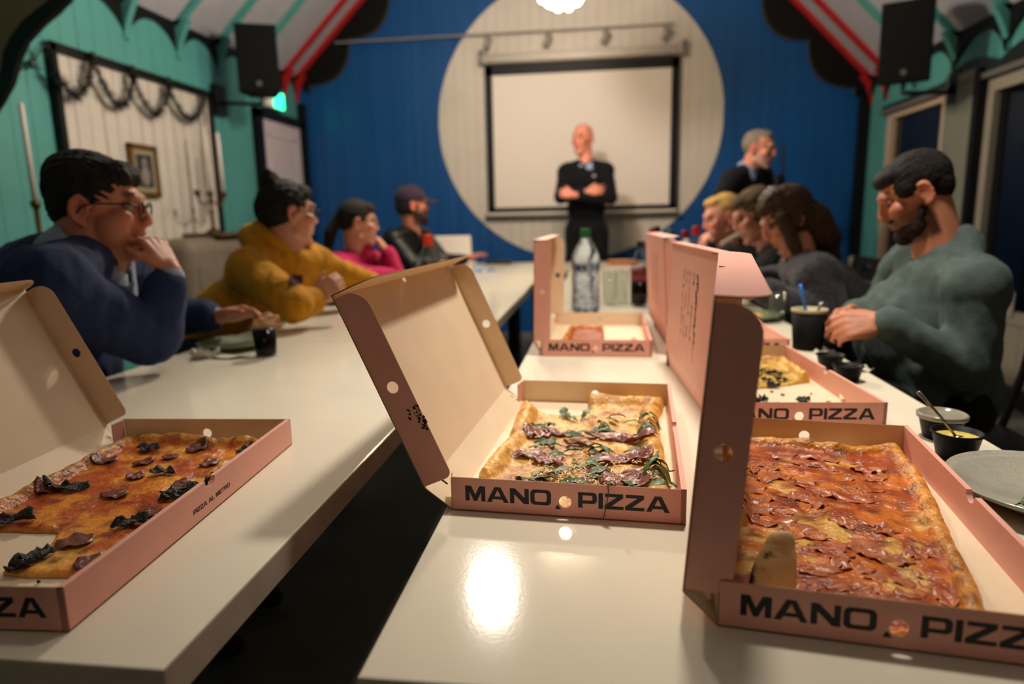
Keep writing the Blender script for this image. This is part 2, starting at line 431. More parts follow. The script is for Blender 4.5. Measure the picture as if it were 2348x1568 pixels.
def rbox(x0, y0, x1, y1, r): return rr(x0, y0, x1, y1, (r, r, r, r))
GL = {
 'M': (1.3, [(0, 0), (0, 1), (.38, 1), (.65, .42), (.92, 1), (1.3, 1), (1.3, 0), (1.03, 0), (1.03, .62), (.75, 0), (.55, 0), (.27, .62), (.27, 0)], []),
 'A': (1.4, [(0, 0), (.5, 1), (.9, 1), (1.4, 0), (1.1, 0), (1.0, .2), (.4, .2), (.3, 0)], [[(.49, .38), (.91, .38), (.7, .82)]]),
 'N': (1.2, [(0, 0), (0, 1), (.32, 1), (.93, .38), (.93, 1), (1.2, 1), (1.2, 0), (.88, 0), (.27, .62), (.27, 0)], []),
 'O': (1.3, rbox(0, 0, 1.3, 1, .27), [rbox(.27, .2, 1.03, .8, .13)]),
 'P': (1.15, [(0, 0), (0, 1)]+arcpts(.9, .75, .25, .25, PI/2, 0, 5)+arcpts(.9, .5, .25, .22, 0, -PI/2, 5)+[(.27, .28), (.27, 0)], [[(.27, .47), (.82, .47), (.88, .54), (.88, .74), (.82, .81), (.27, .81)]]),
 'I': (.27, [(0, 0), (0, 1), (.27, 1), (.27, 0)], []),
 'Z': (1.15, [(0, 0), (0, .24), (.74, .8), (.03, .8), (.03, 1), (1.12, 1), (1.12, .76), (.40, .2), (1.15, .2), (1.15, 0)], []),
 'L': (1.0, [(0, 0), (0, 1), (.27, 1), (.27, .2), (1, .2), (1, 0)], []),
 'E': (1.1, [(0, 0), (0, 1), (1.1, 1), (1.1, .8), (.27, .8), (.27, .6), (1.05, .6), (1.05, .4), (.27, .4), (.27, .2), (1.1, .2), (1.1, 0)], []),
 'T': (1.1, [(.42, 0), (.42, .8), (0, .8), (0, 1), (1.1, 1), (1.1, .8), (.69, .8), (.69, 0)], []),
 'R': (1.2, [(0, 0), (0, 1)]+arcpts(.9, .75, .25, .25, PI/2, 0, 5)+arcpts(.9, .55, .25, .2, 0, -PI/2, 5)+[(1.2, 0), (.88, 0), (.62, .35), (.27, .35), (.27, 0)], [[(.27, .53), (.82, .53), (.88, .58), (.88, .75), (.82, .81), (.27, .81)]]),
}
def lettering(words, M, h, parent, name='lettering', label=None):
    """words: (text, x, y); the letters are thin printed shapes on the card"""
    mb = MB()
    for txt, x, y in words:
        for ch in txt:
            if ch == ' ': x += .6*h; continue
            wd, poly, holes = GL[ch]
            mb.prism([(x+a*h, y+b*h) for a, b in poly], M, .0002, [[(x+a*h, y+b*h) for a, b in hl] for hl in holes]); x += (wd+.1)*h
    o = mb.build(name, M_ink, parent); return tag(o, label) if label else o
def ink_splash(M, strokes, parent, name='ink_print', m=None):
    mb = MB()
    for poly in strokes: mb.prism(poly, M, .0002)
    o = mb.build(name, m or M_ink, parent)
    if len(strokes) > 1: o['kind'] = 'stuff'
    return o
def stroke(x, y, dx, dy, w_, rnd, n=7):
    """ragged tapered dash"""
    a, b = [], []
    L_ = math.hypot(dx, dy); nx, ny = -dy/L_, dx/L_
    for k in range(n+1):
        t = k/n; ww = w_*(math.sin(PI*min(.98, t*.9+.08))**.6)*rnd.uniform(.6, 1.2)
        jx = rnd.uniform(-.2, .2)*w_
        a.append((x+dx*t+nx*(ww+jx), y+dy*t+ny*(ww+jx))); b.append((x+dx*t-nx*(ww-jx), y+dy*t-ny*(ww-jx)))
    return a+b[::-1]
def pizza_box(label, pos, th, hinge_a, lid_b, lid_L=.264, tuck=.048, flap=.04, flap_bend=0, tuck_bend=0, print_on_lid=0, side_text=False, seed=1, lid_yaw=0, lid_pitch=0, group=None):
    rnd = random.Random(seed)
    t = thing('pizza_box', label, 'box', (pos[0], pos[1], TZ), th, group)
    X, Yv, Zv = Vector((1, 0, 0)), Vector((0, 1, 0)), Vector((0, 0, 1))
    hole = circ(BW/2, .019, .0076, 24)
    # bottom: outer face down
    card('bottom_panel', [(0, 0), (BD, 0), (BD, BW), (0, BW)], frame((.0, 0, .0006), Yv, X), t)
    card('front_wall', [(0, 0), (BW, 0), (BW, BH), (0, BH)], frame((0, 0, .0006), X, Zv), t, [hole])
    card('back_wall', [(0, 0), (BW, 0), (BW, BH), (0, BH)], frame((BW, BD, .0006), -X, Zv), t, [hole])
    # opposite wall: folded double, notch in the middle of the top edge
    nr = .012
    notch = [(BD/2-nr, BH)]+[(BD/2+nr*math.cos(PI+PI*k/10), BH+nr*.9*math.sin(PI+PI*k/10)) for k in range(1, 10)]+[(BD/2+nr, BH)]
    wallp = [(0, 0), (BD, 0), (BD, BH)]+notch[::-1]+[(0, BH)]
    card('side_wall', wallp, frame((BW, 0, .0006), Yv, Zv), t, t=.0062, mats=[M_pink, M_pink, M_pink])
    # corner tabs of the folded front and back walls at the hinge side
    card('corner_tab', [(0, 0), (.022, 0), (.022, BH*.9), (0, BH*.95)], frame((0.0005, .002, .001), Vector((-.25, 1, 0)), Zv), t)
    card('corner_tab', [(0, 0), (.022, 0), (.022, BH*.95), (0, BH*.9)], frame((-.005, BD-.024, .001), Vector((.25, 1, 0)), Zv), t)
    a, b = math.radians(hinge_a), math.radians(lid_b)
    H1 = Vector((-math.sin(a), 0, math.cos(a)))
    slot = [[(.02, BH*.45), (.027, BH*.45), (.0275, BH*.62), (.0205, BH*.62)][::-1], [(BD-.045, BH*.55), (BD-.04, BH*.55), (BD-.04, BH*.82), (BD-.045, BH*.82)]]
    Lx = Matrix.Translation(H1*BH) @ Matrix.Rotation(math.radians(lid_yaw), 4, 'Z') @ Matrix.Rotation(math.radians(lid_pitch), 4, 'X') @ Matrix.Translation(-H1*BH)
    if lid_yaw:
        q4 = [Vector((0, BD, .0006)), Vector((0, 0, .0006)), Lx @ (H1*BH), Lx @ (H1*BH+Yv*BD)]; nn = Vector((math.cos(a), 0, math.sin(a)))*CT
        mesh('hinge_wall', q4+[q+nn for q in q4], [(0, 1, 2, 3), (7, 6, 5, 4), (0, 4, 5, 1), (1, 5, 6, 2), (2, 6, 7, 3), (3, 7, 4, 0)], [M_pink, M_inside, M_kraft], t, fm=[0, 1, 2, 2, 2, 2])
    else: card('hinge_wall', [(0, 0), (BD, 0), (BD, BH), (0, BH)], frame((0, 0, .0006), -Yv, H1) @ Matrix.Translation((-BD, 0, 0)), t, slot)
    h0 = H1*BH
    Lh = Vector((-math.sin(b), 0, math.cos(b))); Nh = Vector((math.cos(b), 0, math.sin(b)))   # along the lid, towards its inside
    Lx = Matrix.Translation(h0) @ Matrix.Rotation(math.radians(lid_yaw), 4, 'Z') @ Matrix.Rotation(math.radians(lid_pitch), 4, 'X') @ Matrix.Translation(-h0)
    lid = card('lid', [(0, 0), (BD, 0), (BD, lid_L), (0, lid_L)], Lx @ frame(h0+Yv*BD, -Yv, Lh), t)
    # side flaps with rounded corners and a thumb hole
    fpoly = [(0, .002), (0, lid_L-.002)]+[(flap*.45*k/5+0, lid_L-.004*k/5) for k in range(1, 5)]
    fpoly = rr(0, .003, flap, lid_L-.006, (0, .009, .026, .004))
    hl = circ(flap*.5, lid_L*.5, .0076, 24)
    ca, sa = math.cos(math.radians(flap_bend)), math.sin(math.radians(flap_bend))
    # near flap: outer faces -y ; far flap: outer faces +y
    o = card('side_flap', fpoly, Lx @ frame(h0+Yv*.0008, Nh*ca-Yv*sa, Lh), t, [hl])
    Mn = Lx @ frame(h0+Yv*.0008, Nh*ca-Yv*sa, Lh)
    fl2 = [(-x, y) for x, y in fpoly][::-1]; hl2 = [(-x, y) for x, y in hl]
    card('side_flap', fl2, Lx @ frame(h0+Yv*(BD-.0008), -(Nh*ca+Yv*sa), Lh), t, [hl2])
    ct_, st_ = math.cos(math.radians(tuck_bend)), math.sin(math.radians(tuck_bend))
    tp = rr(0, 0, BD, tuck, (0, 0, .035, .035))
    cut = [[(BD/2-.004, .002), (BD/2+.012, .002), (BD/2+.010, .006), (BD/2-.002, .010)]]
    card('tuck_flap', tp, Lx @ frame(h0+Lh*lid_L+Yv*BD, -Yv, Nh*ct_+Lh*st_), t, cut)
    Mf = frame((0, -.0003, .0006), X, Zv)
    hL = .0192
    lettering([('MANO', .0175, .0135)], Mf, hL, t); lettering([('PIZZA', .1555, .0135)], Mf, hL, t)
    ink_splash(Mf, [[(.1280, .0098), (.1352, .0098), (.1332, .0122), (.1322, .0146), (.1302, .0146)]], t, 'logo_mark')
    if side_text:
        Ms = frame((BW+.0003, BD*.5-.043, .0145), Yv, Zv)
        lettering([('PIZZA AL METRO', 0, 0)], Ms, .0056, t, 'small_lettering')
    if print_on_lid:
        # hand-drawn looking print in columns of ragged vertical dashes on the lid's outer face
        Ml = Lx @ frame(h0+Yv*BD-Nh*.0003, -Yv, Lh); st = []
        for c in range(5):
            x = BD*.36+c*.036; heavy = 1.5 if c == 4 else (.8 if c < 3 else 1)
            for r in range(9):
                y = lid_L*(.80-.062*r)
                if rnd.random() < .16 and c < 4: continue
                st.append(stroke(x+rnd.uniform(-.006, .006), y, rnd.uniform(-.005, .005), -rnd.uniform(.010, .019), rnd.uniform(.0016, .0038)*heavy, rnd))
                if rnd.random() < .5*heavy: st.append(stroke(x+rnd.uniform(-.012, .012), y, rnd.uniform(-.010, .010), -rnd.uniform(.004, .010), rnd.uniform(.001, .0022)*heavy, rnd))
            if c == 4:
                for q in range(3): st.append(stroke(x+rnd.uniform(-.003, .004), lid_L*(.78-.13*q), .003, -.030, .0042, rnd))
                st.append(stroke(x-.001, lid_L*.30, .001, -.022, .0011, rnd)); st.append(stroke(x-.001, lid_L*.19, .001, -.018, .0010, rnd))
        ink_splash(Ml, st, t, 'ink_print', M_ink if print_on_lid == 1 else mat('faint ink', (150, 100, 90), .5))
    return t, Mn, h0
bxB, MnB, h0B = pizza_box('open pink pizza box in the middle with leaning lid, holding the rocket and ham pizza', (-.1781, .7595), math.radians(-3.8), 54, 24, flap=.040, tuck=.05, seed=2)
# dark smear printed at the edge of its near flap
r_ = random.Random(4)
ink_splash(MnB @ Matrix.Translation((0, 0, .0003)), [stroke(.040-r_.uniform(.0, .020)*r_.random(), .080+r_.uniform(-.010, .020), r_.uniform(-.004, .002), r_.uniform(-.004, .006), r_.uniform(.0006, .0021), r_, 4) for k in range(34)], bxB, 'ink_smear')
bxA, _, _ = pizza_box('open pink pizza box on the left table with the charred meat pizza', (-.7437, .4667), math.radians(3.1), 43, 26, lid_L=.252, flap=.043, tuck=.04, side_text=True, seed=3)
bxC, _, _ = pizza_box('nearest pink pizza box at right with upright lid, holding the large ham pizza', (.1045, .5456), math.radians(-7.8), 47, -4, lid_L=.262, flap=.041, tuck=.045, flap_bend=-4, tuck_bend=1, lid_yaw=-2.2, lid_pitch=1.0, seed=4)
bxD, _, _ = pizza_box('nearly emptied pink pizza box behind the nearest right one, black print on its lid', (.1925, 1.116), math.radians(2.95), 8, -2.5, lid_L=.25, flap=.030, tuck=.018, tuck_bend=4, print_on_lid=1, seed=5)
bxE, _, _ = pizza_box('open pink pizza box with part of a red pizza, in front of the water bottle', (-.1442, 1.6992), math.radians(-1.2), 31, -1, lid_L=.262, flap=.043, tuck=.03, seed=6)
bxF, _, _ = pizza_box('pink pizza box farthest along the right side, faint print on its upright lid', (.195, 1.71), math.radians(1.2), 30, 3, lid_L=.262, flap=.040, tuck=.042, print_on_lid=2, seed=7)
# ---------------------------------------------------------------- pizzas
def vnoise(x, y, seed=0):
    """value noise in 0..1 on arrays"""
    r = np.random.default_rng(seed); T = r.random((256, 256))
    xi = np.floor(x).astype(int); yi = np.floor(y).astype(int); fx = x-xi; fy = y-yi
    fx = fx*fx*(3-2*fx); fy = fy*fy*(3-2*fy)
    g = lambda a, b: T[a % 256, b % 256]
    return (g(xi, yi)*(1-fx)+g(xi+1, yi)*fx)*(1-fy)+(g(xi, yi+1)*(1-fx)+g(xi+1, yi+1)*fx)*fy
def fbm(x, y, seed=0, oct=4):
    s = 0; a = .5; t = 0
    for k in range(oct): s = s+a*vnoise(x*2**k, y*2**k, seed+k); t += a; a *= .5
    return s/t
def sstep(a, b, x): t = np.clip((x-a)/(b-a), 0, 1); return t*t*(3-2*t)
def poly_dist(px, py, poly):
    """signed inside flag, distance to every edge and nearest point"""
    n = len(poly); best = np.full(px.shape, 1e9); nx = np.zeros_like(px); ny = np.zeros_like(py); idx = np.zeros(px.shape, int)
    ins = np.zeros(px.shape, bool)
    for i in range(n):
        ax, ay = poly[i]; bx_, by_ = poly[(i+1) % n]; dx, dy = bx_-ax, by_-ay
        t = np.clip(((px-ax)*dx+(py-ay)*dy)/(dx*dx+dy*dy+1e-12), 0, 1); qx, qy = ax+t*dx, ay+t*dy
        d = np.hypot(px-qx, py-qy); m = d < best; best[m] = d[m]; nx[m] = qx[m]; ny[m] = qy[m]; idx[m] = i
        c = ((ay > py) != (by_ > py)); xx = (bx_-ax)*(py-ay)/(by_-ay+1e-12)+ax; ins ^= c & (px < xx)
    return ins, best, nx, ny, idx
def C3(*c): return np.array(lin(c)[:3])
def densify(poly, flags, step=.012, jit=.0016, rnd=None):
    out, fl = [], []
    n = len(poly)
    for i in range(n):
        a, b = Vector(poly[i]), Vector(poly[(i+1) % n]); k = max(1, int((b-a).length/step))
        for j in range(k):
            p = a.lerp(b, j/k)
            if j: p = p+Vector((rnd.uniform(-jit, jit), rnd.uniform(-jit, jit)))
            out.append((p.x, p.y)); fl.append(flags[i])
    return out, fl
M_pizza = mat('baked pizza', (200, 120, 50), .29, attr='Col', noise_amt=.10, noise_scale=160, bump=.35, bump_scale=190, spec=.6)
def pizza(label, box, poly, flags, pal, seed, res=.0026, crust_h=.013, crust_w=.024, base_h=.0065, cheese=.5, spots=1.0):
    """poly in box coordinates; flags: 1 where the rim is a baked crust, 0 where it was cut"""
    rnd = random.Random(seed)
    poly, flags = densify(poly, flags, rnd=rnd)
    P = np.array(poly); x0, y0 = P.min(0)-res; x1, y1 = P.max(0)+res
    gx = np.arange(x0, x1+res, res); gy = np.arange(y0, y1+res, res); X, Y = np.meshgrid(gx, gy, indexing='ij')
    ins, d, nx, ny, idx = poly_dist(X, Y, poly)
    # distance to crust edges only
    fl = np.array(flags); dc = np.full(X.shape, 1.0)
    n = len(poly)
    for i in range(n):
        if not fl[i]: continue
        ax, ay = poly[i]; bx_, by_ = poly[(i+1) % n]; dx, dy = bx_-ax, by_-ay
        t = np.clip(((X-ax)*dx+(Y-ay)*dy)/(dx*dx+dy*dy+1e-12), 0, 1); dc = np.minimum(dc, np.hypot(X-ax-t*dx, Y-ay-t*dy))
    q_in = ins[:-1, :-1] | ins[1:, :-1] | ins[:-1, 1:] | ins[1:, 1:]
    XX = np.where(ins, X, nx); YY = np.where(ins, Y, ny); dd = np.where(ins, d, 0)
    lump = fbm(XX*70, YY*70, seed, 4); lump2 = fbm(XX*28, YY*28, seed+9, 3)
    cw = crust_w*(.75+.5*lump2)
    tcr = np.clip(dc/cw, 0, 1); crust = np.where(dc < cw, np.sin(np.clip(tcr, 0, 1)*PI)**.75, 0)
    h = base_h*(.55+.45*sstep(0, .004, dd))+(lump-.5)*.005+(lump2-.5)*.006+crust*crust_h*(.6+.8*lump2)
    h = np.maximum(h, .0025)
    h = np.where(ins, h, np.minimum(h, base_h*.7))
    # colours
    cr = sstep(1.05, .75, dc/cw)
    ch = sstep(.5-.12+(.5-cheese)*.5, .5+.12+(.5-cheese)*.5, fbm(XX*34, YY*34+3, seed+20, 4))
    brown = sstep(.5, .78, fbm(XX*55+9, YY*55, seed+30, 4))
    fine = fbm(XX*240, YY*240, seed+40, 2)
    col = pal['sauce'][None, None]*(1-ch[..., None])+pal['cheese'][None, None]*ch[..., None]
    hot = sstep(.60, .74, fbm(XX*22+5, YY*22, seed+50, 3))*pal.get('pale', 0)
    col = col*(1-hot[..., None])+pal['palecol'][None, None]*hot[..., None] if pal.get('pale', 0) else col
    col = col*(1-.75*brown[..., None])+pal['burn'][None, None]*.75*brown[..., None]
    cc = pal['crust'][None, None]*(.75+.5*lump[..., None])
    tan = sstep(.45, .7, fbm(XX*60+2, YY*60+7, seed+60, 3))*np.clip(.35+crust, 0, 1)
    cc = cc*(1-.7*tan[..., None])+pal['crust2'][None, None]*.7*tan[..., None]
    char = sstep(.70-.03*spots, .78-.03*spots, fbm(XX*85+4, YY*85+1, seed+70, 3))*spots
    char = np.clip(char, 0, 1)
    cc = cc*(1-.85*char[..., None])+C3(30, 20, 12)[None, None]*.85*char[..., None]
    col = col*(1-cr[..., None])+cc*cr[..., None]
    cutrim = (1-sstep(0, .0035, dd))*(dc > .01)
    col = col*(1-.6*cutrim[..., None])+pal['crust'][None, None]*.6*cutrim[..., None]
    col = col*(.85+.3*fine[..., None])
    # mesh
    vid = -np.ones(X.shape, int); used = np.zeros(X.shape, bool)
    for a in (0, 1):
        for b in (0, 1): used[a:used.shape[0]-1+a, b:used.shape[1]-1+b] |= q_in
    ii = np.argwhere(used); vid[used] = np.arange(len(ii))
    z = h+.0025
    vt = np.stack([XX[used], YY[used], z[used]], 1); cv = col[used]
    qi = np.argwhere(q_in); f = np.stack([vid[qi[:, 0], qi[:, 1]], vid[qi[:, 0]+1, qi[:, 1]], vid[qi[:, 0]+1, qi[:, 1]+1], vid[qi[:, 0], qi[:, 1]+1]], 1)
    # rim down to the card: boundary edges
    from collections import Counter
    ed = Counter(); 
    E_ = np.concatenate([f[:, [0, 1]], f[:, [1, 2]], f[:, [2, 3]], f[:, [3, 0]]]); key = np.sort(E_, 1)
    _, inv, cnt = np.unique(key[:, 0]*10**7+key[:, 1], return_inverse=True, return_counts=True)
    be = E_[cnt[inv] == 1]
    nb = len(vt); bv = np.unique(be); mp = {int(v): nb+k for k, v in enumerate(bv)}
    low = vt[bv].copy(); low[:, 2] = .0024
    vt2 = np.concatenate([vt, low]); cv2 = np.concatenate([cv, cv[bv]*.8])
    faces = [tuple(int(a) for a in q) for q in f]+[(int(b), int(a), mp[int(a)], mp[int(b)]) for a, b in be]
    o = mesh('pizza', vt2, faces, M_pizza, None, True)
    at_ = o.data.color_attributes.new('Col', 'FLOAT_COLOR', 'POINT')
    at_.data.foreach_set('color', np.concatenate([cv2, np.ones((len(cv2), 1))], 1).astype(np.float32).ravel())
    o.matrix_world = Matrix.Translation(box.location) @ Matrix.Rotation(box.rotation_euler.z, 4, 'Z')
    tag(o, label, 'pizza')
    def height(u, v):
        i = min(max(int(round((u-x0)/res)), 0), X.shape[0]-1); j = min(max(int(round((v-y0)/res)), 0), X.shape[1]-1)
        return float(z[i, j]) if ins[i, j] else .004
    return o, height
def to_box(box, px, py, z=.755):
    p = on_z(px, py, z)-box.location; c, s = math.cos(-box.rotation_euler.z), math.sin(-box.rotation_euler.z)
    return (c*p.x-s*p.y, s*p.x+c*p.y)
def clampbox(l, m=.006): return [(min(max(u, m), BW-m-.004), min(max(v, m), BD-m)) for u, v in l]
def sheet(name, u, v, hfun, size, m, parent, seed, fold=.006, aspect=1.0, rot=0, rings=5, seg=18, lift=.0022, jag=.35, sink=0):
    """a thin crumpled slice lying on the surface"""
    r = random.Random(seed); vs = []; f = []
    ph = [r.uniform(0, 6.28) for _ in range(6)]; am = [r.uniform(.2, 1) for _ in range(6)]
    dirx = r.uniform(0, PI); fr = r.uniform(1.5, 3.2)
    def pt(rad, a):
        w_ = size*rad*(1+jag*(.5*math.sin(2*a+ph[0])*am[0]+.35*math.sin(3*a+ph[1])*am[1]+.25*math.sin(5*a+ph[2])*am[2]+.15*math.sin(9*a+ph[3])))
        x, y = w_*math.cos(a), w_*math.sin(a)*aspect
        k = x*math.cos(dirx)+y*math.sin(dirx)
        zz = fold*(.5+.5*math.sin(k/size*PI*fr+ph[4]))*(.35+.65*rad)+fold*.4*math.sin(a*4+ph[5])*rad**2
        xr, yr = x*math.cos(rot)-y*math.sin(rot), x*math.sin(rot)+y*math.cos(rot)
        return Vector((u+xr, v+yr, hfun(u+xr, v+yr)+lift+max(zz, -.0008)-sink))
    vs.append(pt(0, 0))
    for i in range(1, rings+1):
        for k in range(seg): vs.append(pt(i/rings, 2*PI*k/seg))
    for k in range(seg): f.append((0, 1+k, 1+(k+1) % seg))
    for i in range(rings-1):
        for k in range(seg):
            a = 1+i*seg+k; b = 1+i*seg+(k+1) % seg; f.append((a, a+seg, b+seg, b))
    n = len(vs); vs2 = vs+[q-Vector((0, 0, .0012)) for q in vs]; f2 = f+[tuple(n+i for i in q[::-1]) for q in f]
    for k in range(seg):
        a = 1+(rings-1)*seg+k; b = 1+(rings-1)*seg+(k+1) % seg; f2.append((b, a, n+a, n+b))
    return mesh(name, vs2, f2, m, parent, True)
def leaf(name, u, v, hfun, L_, wd, m, parent, seed, rot, rise=.006, lobes=True, tip=0):
    r = random.Random(seed); n = 11; vs = []; f = []
    bend = r.uniform(-.5, .5); roll = r.uniform(-.5, .5); a = rot
    x, y = u, v
    for k in range(n+1):
        t = k/n
        w_ = wd*(math.sin(PI*min(1, .12+.88*t))**.8)*(1 if not lobes else (.55+.6*abs(math.sin(t*PI*2.6+.4))))*(.25 if t < .25 else 1)
        if k == n: w_ *= .15
        zz = hfun(min(max(x, .012), BW-.014), min(max(y, .012), BD-.012))+.0035+rise*math.sin(PI*t*.9)+tip*t*t
        nx_, ny_ = -math.sin(a), math.cos(a)
        vs += [Vector((x+nx_*w_, y+ny_*w_, zz+roll*w_)), Vector((x, y, zz-.0012)), Vector((x-nx_*w_, y-ny_*w_, zz-roll*w_))]
        x += math.cos(a)*L_/n; y += math.sin(a)*L_/n; a += bend/n*2
    for k in range(n):
        for c in (0, 1):
            i = k*3+c; f.append((i, i+3, i+4, i+1))
    nn = len(vs); vs2 = vs+[q-Vector((0, 0, .0006)) for q in vs]; f += [tuple(nn+i for i in q[::-1]) for q in f]
    return mesh(name, vs2, f, m, parent, True)
M_ham = mat('cooked ham', (182, 106, 72), .33, noise_amt=.22, noise_scale=45, bump=.15, bump_scale=120, spec=.6)
M_prosc = mat('dark cured ham', (138, 88, 82), .32, noise_amt=.25, noise_scale=50, bump=.2, bump_scale=120, spec=.7)
M_salami = mat('browned sausage slice', (104, 50, 30), .34, noise_amt=.35, noise_scale=90, bump=.35, bump_scale=170, spec=.7)
M_char = mat('charred leaf', (18, 13, 10), .5, noise_amt=.5, noise_scale=120, bump=.6, bump_scale=260)
M_rocket = mat('rocket leaf', (66, 92, 40), .45, noise_amt=.3, noise_scale=60, bump=.1, bump_scale=200)
M_shred = mat('grated cheese', (242, 216, 164), .45, noise_amt=.15, noise_scale=200)
# --- the big ham pizza in the nearest right box
palC = dict(sauce=C3(158, 66, 20), cheese=C3(208, 112, 30), burn=C3(100, 38, 12), crust=C3(222, 150, 58), crust2=C3(150, 84, 28), pale=.8, palecol=C3(238, 190, 96))
pxC = [(1668, 1305), (1700, 1345)]
oC = clampbox([to_box(bxC, *q) for q in ((1668, 1305), (1700, 1345))])
front = [(.085, .010), (.16, .012), (.222, .016)]
right = [to_box(bxC, *q, z=.752) for q in ((2262, 1392), (2232, 1310), (2192, 1245), (2150, 1150), (2120, 1092), (2094, 1040), (2066, 1012))]
far = [to_box(bxC, *q, z=.757) for q in ((2020, 1004), (1950, 1018), (1880, 1012), (1800, 998), (1712, 998))]
left = [(.022, .47), (.02, .35), (.018, .2), (.02, .1)]
polyC = clampbox(oC+front+right+far+left)
pzC, hC = pizza('big rectangular ham and tomato pizza, whole, in the nearest right box', bxC, polyC, [0, 0, 0, 0, 1, 1, 1, 1, 1, 1, 1, 1, 1, 1, 1, 1, 1, 1, 1, 1, 1][:len(polyC)-2]+[0, 0], palC, 11, res=.0024, crust_h=.010, crust_w=.022, cheese=.47, spots=.9)
spotsC = [(1880, 1040), (1960, 1045), (1780, 1080), (1850, 1090), (1990, 1065), (1730, 1105), (1760, 1055), (1950, 1085), (2010, 1080), (1830, 1125), (1880, 1145), (1740, 1150), (1720, 1170), (1960, 1130), (1770, 1180), (1830, 1200), (1870, 1215), (2000, 1185), (2030, 1200), (2050, 1265), (2110, 1250), (1930, 1265), (1960, 1285), (1880, 1290), (2010, 1365), (2170, 1350), (1900, 1060), (1800, 1230), (2090, 1330), (1725, 1060), (1800, 1030), (1920, 1020), (1850, 1050), (1990, 1110), (1900, 1120), (1935, 1185), (1985, 1240), (1800, 1155), (1760, 1130), (1850, 1330), (1945, 1330), (2060, 1370), (1820, 1270), (1905, 1240), (2040, 1310), (2130, 1300), (1980, 1340)]
for k, (px, py) in enumerate(spotsC):
    u, v = to_box(bxC, px, py, .758)
    if .03 < u < .225 and .034 < v < .465: sheet('ham_slice', u, v, hC, random.uniform(.011, .021), M_ham, pzC, 100+k, fold=random.uniform(.002, .005), aspect=random.uniform(.45, .8), rot=random.uniform(-.6, .9), jag=.75, seg=24, lift=.0010, sink=.0016)
# folded-over corner: pale floury underside with a charred side, standing on the near left corner
def slab(name, pts, tk, m, parent, bulge=.006):
    """thick curved flap through a 3 x n net of points"""
    rows = len(pts); cols = len(pts[0]); sub = []
    for i in range(rows):
        sub.append([Vector(p) for p in pts[i]])
    up = Vector((0, 0, 1)); V = []; F_ = []
    for side in (0, 1):
        for i in range(rows):
            for j in range(cols): V.append(sub[i][j]-(Vector((.2, .6, -.75))*tk if side else Vector((0, 0, 0))))
    n = rows*cols
    for i in range(rows-1):
        for j in range(cols-1):
            a = i*cols+j; F_.append((a, a+1, a+cols+1, a+cols)); F_.append((n+a, n+a+cols, n+a+cols+1, n+a+1))
    rim = [(0, j) for j in range(cols)]+[(i, cols-1) for i in range(1, rows)]+[(rows-1, j) for j in range(cols-2, -1, -1)]+[(i, 0) for i in range(rows-2, 0, -1)]
    for k in range(len(rim)):
        a = rim[k][0]*cols+rim[k][1]; b = rim[(k+1) % len(rim)]; b = b[0]*cols+b[1]; F_.append((b, a, n+a, n+b))
    o = mesh(name, V, F_, m, parent, True)
    md = o.modifiers.new('subdivision', 'SUBSURF'); md.levels = md.render_levels = 2
    tx = bpy.data.textures.new('lumps', 'CLOUDS'); tx.noise_scale = .02
    md = o.modifiers.new('lumps', 'DISPLACE'); md.texture = tx; md.strength = .004; md.mid_level = .5
    return o
def mat_mottled(name, c1, c2, scale, lo, hi, rough=.6, c3=None, axis=None):
    m = bpy.data.materials.new(name); m.use_nodes = True; nt = m.node_tree; N = nt.nodes; L = nt.links; b = N['Principled BSDF']
    tc = N.new('ShaderNodeTexCoord'); n = N.new('ShaderNodeTexNoise'); n.inputs['Scale'].default_value = scale; n.inputs['Detail'].default_value = 6
    L.new(tc.outputs['Object'], n.inputs['Vector']); r = N.new('ShaderNodeValToRGB')
    r.color_ramp.elements[0].position = lo; r.color_ramp.elements[0].color = lin(c1); r.color_ramp.elements[1].position = hi; r.color_ramp.elements[1].color = lin(c2)
    if c3: e = r.color_ramp.elements.new((lo+hi)/2); e.color = lin(c3)
    L.new(n.outputs[0], r.inputs[0]); L.new(r.outputs[0], b.inputs['Base Color']); b.inputs['Roughness'].default_value = rough
    bp = N.new('ShaderNodeBump'); bp.inputs['Strength'].default_value = .4; bp.inputs['Distance'].default_value = .003; L.new(n.outputs[0], bp.inputs['Height']); L.new(bp.outputs[0], b.inputs['Normal'])
    return m
M_under = mat_mottled('floury crust underside', (30, 26, 16), (222, 184, 128), 62, .30, .44, .7, (150, 130, 70))
fc = [to_box(bxC, 1712, 1352, .755), to_box(bxC, 1765, 1360, .755), to_box(bxC, 1818, 1362, .755)]
net = []
for k, (zz, back, sh, nar) in enumerate(((.004, .0, 0, 1.12), (.022, .006, .001, .98), (.040, .014, .005, .74), (.056, .022, .009, .50))):
    c_ = Vector((fc[1][0]+sh+.004, max(fc[1][1], .010)+back+.006, 0)); row = []
    for s_ in (-1, -.33, .33, 1): row.append((c_.x+s_*.021*nar, c_.y+.002*abs(s_)+.006, .004+zz-.003*abs(s_)))
    net.append(row)
